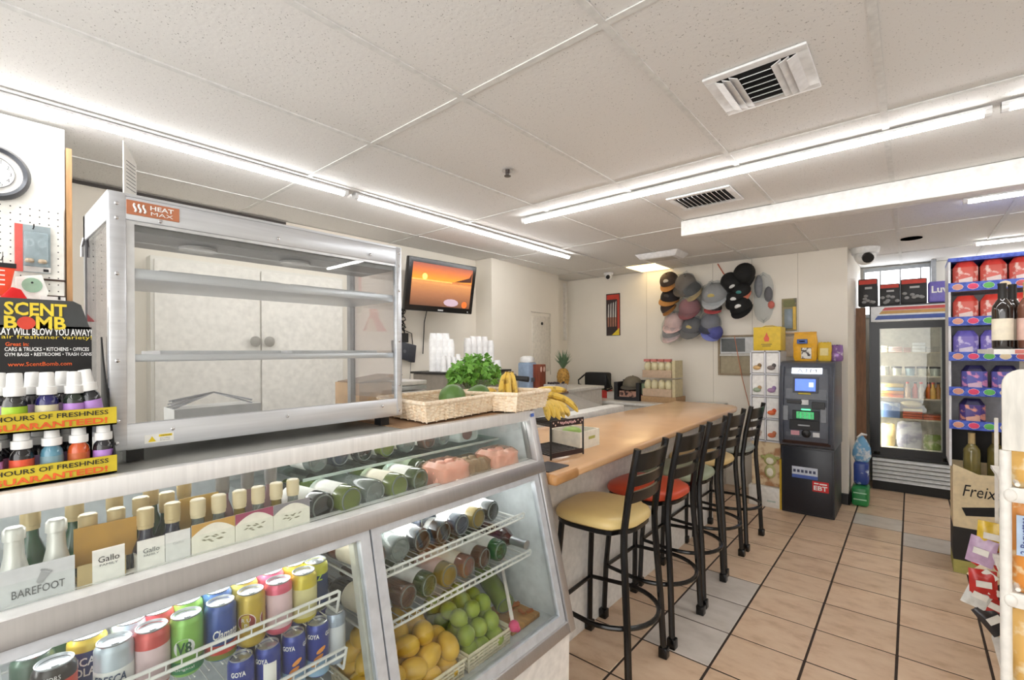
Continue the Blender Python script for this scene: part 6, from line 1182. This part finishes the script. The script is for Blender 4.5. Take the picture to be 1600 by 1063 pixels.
item('blue_carton', 'pale blue printed carton on the fourth fridge shelf', 'carton', lambda t: MB().box((-.25, fy+.06, SZ[3]), (-.09, fy+.24, SZ[3]+.15)).build('carton_body', M('blue_carton', (120, 150, 206), .4, noise=(14, .1), col2=(206, 220, 236), n2=(.4, .5)), t, bevel=.004))
def f(t):
    for k in range(4): MB().box((-.07, fy+.07, SZ[3]+.026*k), (.085, fy+.24, SZ[3]+.022+.026*k)).build('sausage_pack', C(214, 96, 50, .3) if k < 3 else C(226, 206, 150, .4), t, bevel=.005)
item('sausage_stack', 'stack of red orange packs on the fourth fridge shelf', 'packs', f)
item('noodle_bag', 'pale bag on top of the red orange packs', 'bag', lambda t: MB().ball((.0, fy+.15, SZ[3]+.145), (.09, .08, .038), 14, 8).build('bag_body', C(222, 206, 160, .4), t, smooth=True))
def f(t):
    for k in range(2): MB().box((.09, fy+.07, SZ[3]+.026*k), (.225, fy+.22, SZ[3]+.022+.026*k)).build('meat_pack', C(206, 100, 60, .3), t, bevel=.005)
item('meat_packs', 'pair of flat packs at the right of the fourth fridge shelf', 'packs', f)
bag('produce_bag', 'tan wrapped loaves at the bottom left of the fridge', -.25, -.13, fy+.14, .452, .68, C(222, 196, 140, .5)); bag('produce_bag', 'grey plastic bag at the bottom middle of the fridge', -.12, .08, fy+.13, .452, .715, M('grey_bag', (190, 190, 200), .25, noise=(12, .1), col2=(150, 150, 170), n2=(.4, .55))); bag('produce_bag', 'green leafy vegetables in a bag at the bottom right of the fridge', .09, .225, fy+.14, .452, .60, M('leafy_bag', (150, 170, 96), .4, noise=(18, .1), col2=(206, 206, 170), n2=(.4, .5)))
# boxes on the fridge
def coal(label, xa, xb_, h, c_=(34, 34, 36), y=6.24):
    t = thing('charcoal_bag', label, 'bag', ((xa+xb_)/2, y+.06, 1.926), 'black bags on the fridge'); MB().box((xa, y, 1.926), (xb_, y+.13, 1.926+h)).build('bag_body', C(*c_, .45), t, bevel=.012); box('red_band', (xa+.008, y-.002, 1.926+h*.80), (xb_-.008, y+.004, 1.926+h*.96), C(206, 64, 48), t); mb = MB()
    for i in range(7): mb.ball((xa+.02+(xb_-xa-.04)*random.random(), y-.001, 1.926+h*(.12+.32*random.random())), (.020, .005, .016), 8, 6)
    mb.build('briquette_print', C(150, 150, 150), t, smooth=True, kind='stuff'); box('word_print', (xa+(xb_-xa)*.35, y-.003, 1.926+h*.62), (xa+(xb_-xa)*.72, y+.003, 1.926+h*.70), C(190, 190, 190), t)
coal('tall black charcoal bag overhanging the left of the fridge', -.43+.0, -.265, .29); coal('low black charcoal bag second on the fridge', -.25, -.085, .22); coal('black charcoal bag third on the fridge', -.08, .125, .255)
dp = thing('diaper_pack', 'purple wrapped pack beside the charcoal bags on the fridge', 'pack', (.22, 6.3, 1.926)); MB().box((.13, 6.23, 1.926), (.33, 6.40, 2.135)).build('pack_body', M('violet_wrap', (116, 106, 190), .35), dp, bevel=.02, seg=3); text('Luvs', WH, dp, (.232, 6.229, 2.055), (1, 0, 0), (0, 0, 1), .07, w=.15, bold=.03); MB().ball((.285, 6.232, 1.965), (.02, .006, .02)).build('print_motif', C(206, 150, 130), dp, smooth=True)
ev = thing('brown_board', 'brown wooden board standing between the wall and the fridge', 'board', (-.40, 6.5, 0)); box('board', (-.442, 6.10, .10), (-.36, 6.13, 1.90), M('brown_wood', (120, 84, 58), .6, noise=(8, .15), aniso=(6, 6, 1)), ev)
# ================================================================ CANDY END DISPLAY
CYF = 4.25; cx0, cx1 = .190, .86
cd = thing('candy_display', 'tall blue cardboard shelf display of candy tubs at the aisle end', 'display shelf', (.5, 4.5, .7)); m_blue = M('display_blue', (52, 76, 176), .45, noise=(40, .05), col2=(74, 100, 200), n2=(.45, .55)); m_cw = C(222, 222, 226, .5)
box('back_panel', (cx0, 4.62, .69), (cx1, 4.64, 2.06), m_cw, cd); box('side_panel', (cx0, CYF, .69), (cx0+.012, 4.62, 2.045), m_cw, cd); box('side_panel', (cx1-.012, CYF, .69), (cx1, 4.62, 2.045), m_cw, cd); box('top_panel', (cx0, CYF, 2.04), (cx1, 4.62, 2.065), m_blue, cd)
SH = (1.90, 1.675, 1.445, 1.215, .995)
for z in SH:
    box('shelf_board', (cx0+.012, CYF+.01, z-.055), (cx1-.012, 4.62, z-.045), m_cw, cd); s = box('shelf_strip', (cx0, CYF-.006, z-.058), (cx1, CYF+.004, z), m_blue, cd)
    for i, c_ in enumerate(((214, 150, 130), (226, 70, 110), (96, 180, 90), (226, 206, 170), (206, 90, 90), (214, 160, 190), (226, 200, 120))):
        MB().ball((cx0+.045+.072*i, CYF-.006, z-.029), (.026, .002, .019), 12, 6).build('candy_print', C(*c_), s)
    for i in range(6): MB().ball((cx0+.045+.072*i, CYF-.005, z-.029), (.032, .002, .024), 12, 6).build('print_outline', C(232, 232, 240), s)
cn = 0
def tub(label, x, z, body, lid, printc):
    t = thing('candy_tub', label, 'candy tub', (x, CYF+.07, z), 'candy tubs on the blue display'); w, h, d = .122, .185, .11; y = CYF+.075; k = .025
    pl = [(x-w/2+k, y-d/2), (x+w/2-k, y-d/2), (x+w/2, y-d/2+k), (x+w/2, y+d/2), (x-w/2, y+d/2), (x-w/2, y-d/2+k)]
    MB().prism(pl, 2, z, z+h*.80).build('tub_body', body, t, bevel=.004); vs = [(px, py, z+h*.78) for px, py in pl]+[(x+(px-x)*.62, y+(py-y)*.62, z+h) for px, py in pl]; n = 6
    MB().add(vs, [(i, (i+1) % n, n+(i+1) % n, n+i) for i in range(n)]+[tuple(range(n, 2*n)), tuple(range(n-1, -1, -1))]).build('tub_top', lid, t, bevel=.003); MB().hexa([(x-.03, y-d/2-.002, z+.02), (x+.034, y-d/2-.002, z+.035), (x+.034, y-d/2+.004, z+.035), (x-.03, y-d/2+.004, z+.02), (x-.034, y-d/2-.002, z+.065), (x+.03, y-d/2-.002, z+.080), (x+.03, y-d/2+.004, z+.080), (x-.034, y-d/2+.004, z+.065)]).build('front_print', printc, t)
mr = M('candy_red', (214, 96, 84), .3, noise=(26, .1), col2=(236, 200, 190), n2=(.38, .46)); mrl = C(222, 70, 60, .3); mp_ = M('candy_purple', (130, 116, 196), .3, noise=(26, .1), col2=(206, 196, 230), n2=(.38, .46)); mpl = C(110, 100, 190, .3); mn = M('candy_navy', (96, 96, 176), .3, noise=(22, .1), col2=(226, 150, 190), n2=(.4, .48)); mnl = C(36, 34, 80, .35)
od = ('first', 'second', 'third', 'fourth', 'fifth')
for i in range(5): tub('red topped candy tub on the top shelf, %s from the left' % od[i], cx0+.085+.130*i, SH[0]-.044, mr, mrl, C(236, 214, 206))
for i in range(4): tub('red topped candy tub on the second shelf, %s from the left' % od[i], cx0+.085+.130*i, SH[1]-.044, mr, mrl, C(236, 214, 206))
for i in range(4): tub(('purple' if i < 2 else 'red')+' candy tub on the third shelf, %s from the left' % od[i], cx0+.085+.130*i, SH[2]-.044, mp_ if i < 2 else mr, mpl if i < 2 else mrl, C(226, 214, 230))
for i in range(3): tub('navy topped candy tub on the fourth shelf, %s from the left' % od[i], cx0+.125+.140*i, SH[3]-.044, mn, mnl, C(226, 190, 210))
tub('single navy topped candy tub on the bottom blue shelf', cx0+.115, SH[4]-.044, M('candy_navy2', (76, 60, 130), .3, noise=(22, .1), col2=(222, 150, 130), n2=(.4, .48)), mnl, C(222, 170, 150))
MB().box((cx0, CYF, 0), (cx0+.012, 4.62, .69)).box((cx1-.012, CYF, 0), (cx1, 4.62, .69)).build('lower_side', m_cw, cd) if False else None
# wine box below
wbx = thing('wine_box', 'cream and black wine shipping box with script lettering under the candy display', 'box', (.33, 4.35, 0)); x0, x1 = .205, .50; m_crm = C(226, 208, 170, .7)
MB().box((x0, 4.22, .0), (x1, 4.50, .085)).build('box_foot', C(176, 170, 96, .7), wbx); MB().box((x0, 4.22, .085), (x1, 4.50, .30)).build('box_lower', C(30, 28, 28, .6), wbx); MB().box((x0, 4.22, .30), (x1, 4.50, .60)).build('box_upper', m_crm, wbx)
MB().prism([(x0, .60), (x1, .60), (x1, .70), (x1-.08, .66), (x0+.12, .655), (x0, .71)], 1, 4.22, 4.225).build('front_flap', m_crm, wbx); MB().box((x0, 4.495, .60), (x1, 4.50, .69)).box((x0, 4.23, .60), (x0+.004, 4.49, .68)).box((x1-.004, 4.23, .60), (x1, 4.49, .68)).build('box_rim', m_crm, wbx)
text('Freixenet', INK, wbx, (x0+.19, 4.2195, .545), (1, 0, 0), (0, 0, 1), .075, w=.29, shear=.25); MB().hexa([(x0+.06, 4.2185, .38), (x0+.25, 4.2185, .41), (x0+.25, 4.2199, .41), (x0+.06, 4.2199, .38), (x0+.04, 4.2185, .43), (x0+.24, 4.2185, .47), (x0+.24, 4.2199, .47), (x0+.04, 4.2199, .43)]).build('bottle_print', INK, wbx); text('Freix', C(206, 180, 110), wbx, (x0+.16, 4.2195, .19), (1, 0, 0), (0, 0, 1), .08, w=.16, shear=.25)
m_gf = M('gold_foil', (206, 186, 140), .35, .4)
for i, (x, y) in enumerate(((.30, 4.30), (.42, 4.40))):
    b = make_bottle('sparkling_bottle', 'gold foil sparkling wine bottle standing in the wine box, %s' % ('left', 'right')[i], 'bottle', bglass((120, 110, 60)), None, m_gf, H=.31, r=.042, neck=.58); b.location = (x, y, .602)
mb_ = box('dark_cavity_panel', (.215, 4.52, .0), (.80, 4.60, .90), C(20, 18, 18)); tag(mb_, 'black panel standing for the dark cavity behind the wine box under the candy shelves', 'carton')  # added black panel; the cavity's shade is put into its colour
# ================================================================ GONDOLA, WINE BOTTLES, BREAD RACK AT THE RIGHT
gd = thing('shelf_gondola', 'white metal shelving unit behind the bread rack with bottles on top', 'shelving', (.7, 2.9, 0)); box('gondola_body', (.42, 2.45, 0), (1.1, 3.5, 1.40), C(222, 220, 214, .5), gd); box('top_shelf', (.268, 2.85, 1.44), (1.1, 3.5, 1.462), C(236, 234, 228, .4), gd); box('price_strip', (.33, 2.846, 1.443), (.60, 2.85, 1.459), C(206, 120, 110), gd); box('post', (.45, 3.2, 1.40), (.50, 3.3, 1.44), C(222, 220, 214, .5), gd)
for i, (x, y, g, l) in enumerate(((.330, 3.20, bglass((34, 26, 22)), L_CR), (.372, 3.28, bglass((40, 30, 26)), L_CR), (.415, 3.22, G_ROSE, L_PK), (.455, 3.10, bglass((60, 36, 30)), L_PK), (.51, 3.2, G_ROSE, L_W))):
    b = make_bottle('wine_bottle', '%s standing on the gondola top at the right edge' % ('dark wine bottle nearest the candy', 'second dark wine bottle', 'rose wine bottle', 'brown wine bottle', 'pale rose bottle farthest right')[i], 'bottle', g, l, C(30, 28, 28) if i < 2 else C(206, 180, 130), H=.31, r=.036, neck=.70, group='wine bottles on the gondola'); b.location = (x, y, 1.463); b.rotation_euler = (0, 0, pi)
br = thing('bread_rack', 'white wire bread rack with rounded top panel cut off at the right edge', 'bread rack', (.6, 2.0, 0)); bx0, by = .199, 1.95; m_wm = M('white_metal', (236, 232, 224), .4)
ra = .045; arc = [(bx0+ra-ra*cos(a), 1.405-ra+ra*sin(a)) for a in [pi/2*i/6 for i in range(7)]]
MB().prism([(bx0, 1.17)]+arc+[(1.0, 1.405), (1.0, 1.17)], 1, by, by+.012).build('header_panel', M('header_whitewash', (226, 222, 212), .5, noise=(10, .08), aniso=(6, 1, 1)), br, bevel=.003)
MB().ball((.275, by-.001, 1.30), (.028, .002, .018), 14, 6).build('bread_picture', C(196, 150, 96), br)
MB().tube([(bx0+.006, by, 0), (bx0+.006, by, 1.17)], .013, 10).build('front_post', m_wm, br, smooth=True); MB().tube([(bx0+.065, by+.40, 0), (bx0+.065, by+.40, 1.10), (bx0+.060, by+.36, 1.135), (bx0+.035, by+.08, 1.135)], .012, 10).build('rear_post', m_wm, br, smooth=True)
for z in (1.055, .755, .455, .155):
    s = MB().box((bx0+.012, by-.012, z-.03), (1.0, by, z+.012)).build('shelf_front', m_wm, br, bevel=.003); box('shelf_pan', (bx0+.012, by, z-.012), (1.0, by+.40, z-.002), m_wm, br)
    MB().tube([(bx0+.03, by, z+.02), (bx0+.05, by+.40, z+.02)], .006, 6).build('side_wire', m_wm, br)
    MB().ball((bx0+.014, by-.014, z-.01), (.014, .006, .018), 14, 8).build('post_clip', m_wm, br, smooth=True)
m_brd = M('bread_crust', (222, 176, 96), .45, noise=(14, .1), col2=(240, 224, 186), n2=(.4, .5)); m_brb = M('bread_pack_orange', (226, 150, 70), .35, noise=(20, .1), col2=(240, 214, 170), n2=(.4, .47))
for i in range(3): bag('bread_bag', 'yellow bag of sliced bread on the top bread rack shelf, %s from the left' % od[i], .222+.15*i, .362+.15*i, by+.09, 1.056, 1.165, m_brd, cat='bread', th=.06)
for i in range(3):
    t = bag('baguette_bag', 'bag of two baguettes standing on the second rack shelf, %s from the left' % od[i], .222+.13*i, .342+.13*i, by+.07, .756, 1.02, m_brb, cat='bread', th=.05); MB().box((.228+.13*i, by+.012, .87), (.262+.13*i, by+.016, .985)).build('name_label', C(176, 196, 220), t); text('2 Baguettes', C(52, 66, 130), t, (.245+.13*i, by+.0115, .928), (0, 0, 1), (-1, 0, 0), .020, w=.105, bold=.01)
for i in range(3): bag('bread_bag', 'golden loaf bag on the third bread rack shelf, %s from the left' % od[i], .222+.15*i, .362+.15*i, by+.09, .456, .69, m_brd, cat='bread', th=.06)
bag('bread_bag', 'brown roll bag poking out behind the rack panel', .205, .285, by+.50, 1.28, 1.40, C(176, 126, 84, .35), cat='bread', th=.05) if False else None
cs = thing('clip_strip', 'white clip strip hanging down the side of the bread rack', 'clip strip', (.19, 2.33, .9)); MB().box((.222, 2.36, .55), (.232, 2.364, 1.22)).build('strip', m_wm, cs)
rnd = random.Random(3); cols = [(226, 190, 60), (190, 160, 190), (206, 56, 50), (226, 206, 170), (190, 40, 36), (60, 44, 44), (214, 214, 210), (176, 40, 40), (40, 36, 40)]
pxs = [(1549, 838), (1534, 862), (1550, 874), (1546, 898), (1536, 912), (1554, 925), (1530, 930), (1556, 948), (1552, 968)]
nm = ['yellow snack sachet at the top', 'lilac snack sachet', 'red snack sachet', 'tan snack sachet', 'crimson snack sachet', 'dark brown sachet', 'silver sachet sticking out left', 'deep red sachet', 'black sachet at the bottom']
for (px, py), c_, w in zip(pxs, cols, nm):
    p = PY(px, py, 2.34-.02*rnd.random()); t = thing('snack_sachet', w+' of the clip strip by the bread rack', 'sachet', p, 'sachets on the clip strip'); R = Matrix.Translation(p) @ Matrix.Rotation(rnd.uniform(-.7, .7), 4, 'Y') @ Matrix.Rotation(rnd.uniform(-.3, .3), 4, 'Z'); mb = MB(); mb.M = R
    def g(u, v): return (.036*(2*u-1), -.012*sin(pi*u)*sin(pi*v)-.003*sin(9*u), .048*(2*v-1))
    def g2(u, v): return (.036*(2*u-1), .012*sin(pi*u)*sin(pi*v), .048*(2*v-1))
    mb.grid(g, 8, 8); mb.grid(g2, 8, 8); mb.build('sachet_body', M('sachet_%d_%d_%d' % c_, c_, .3, noise=(40, .1), coat=.3), t, smooth=True); m2 = MB(); m2.M = R; m2.box((-.02, -.0145, -.01), (.02, -.0125, .012)).build('print_patch', C(226, 222, 214), t)
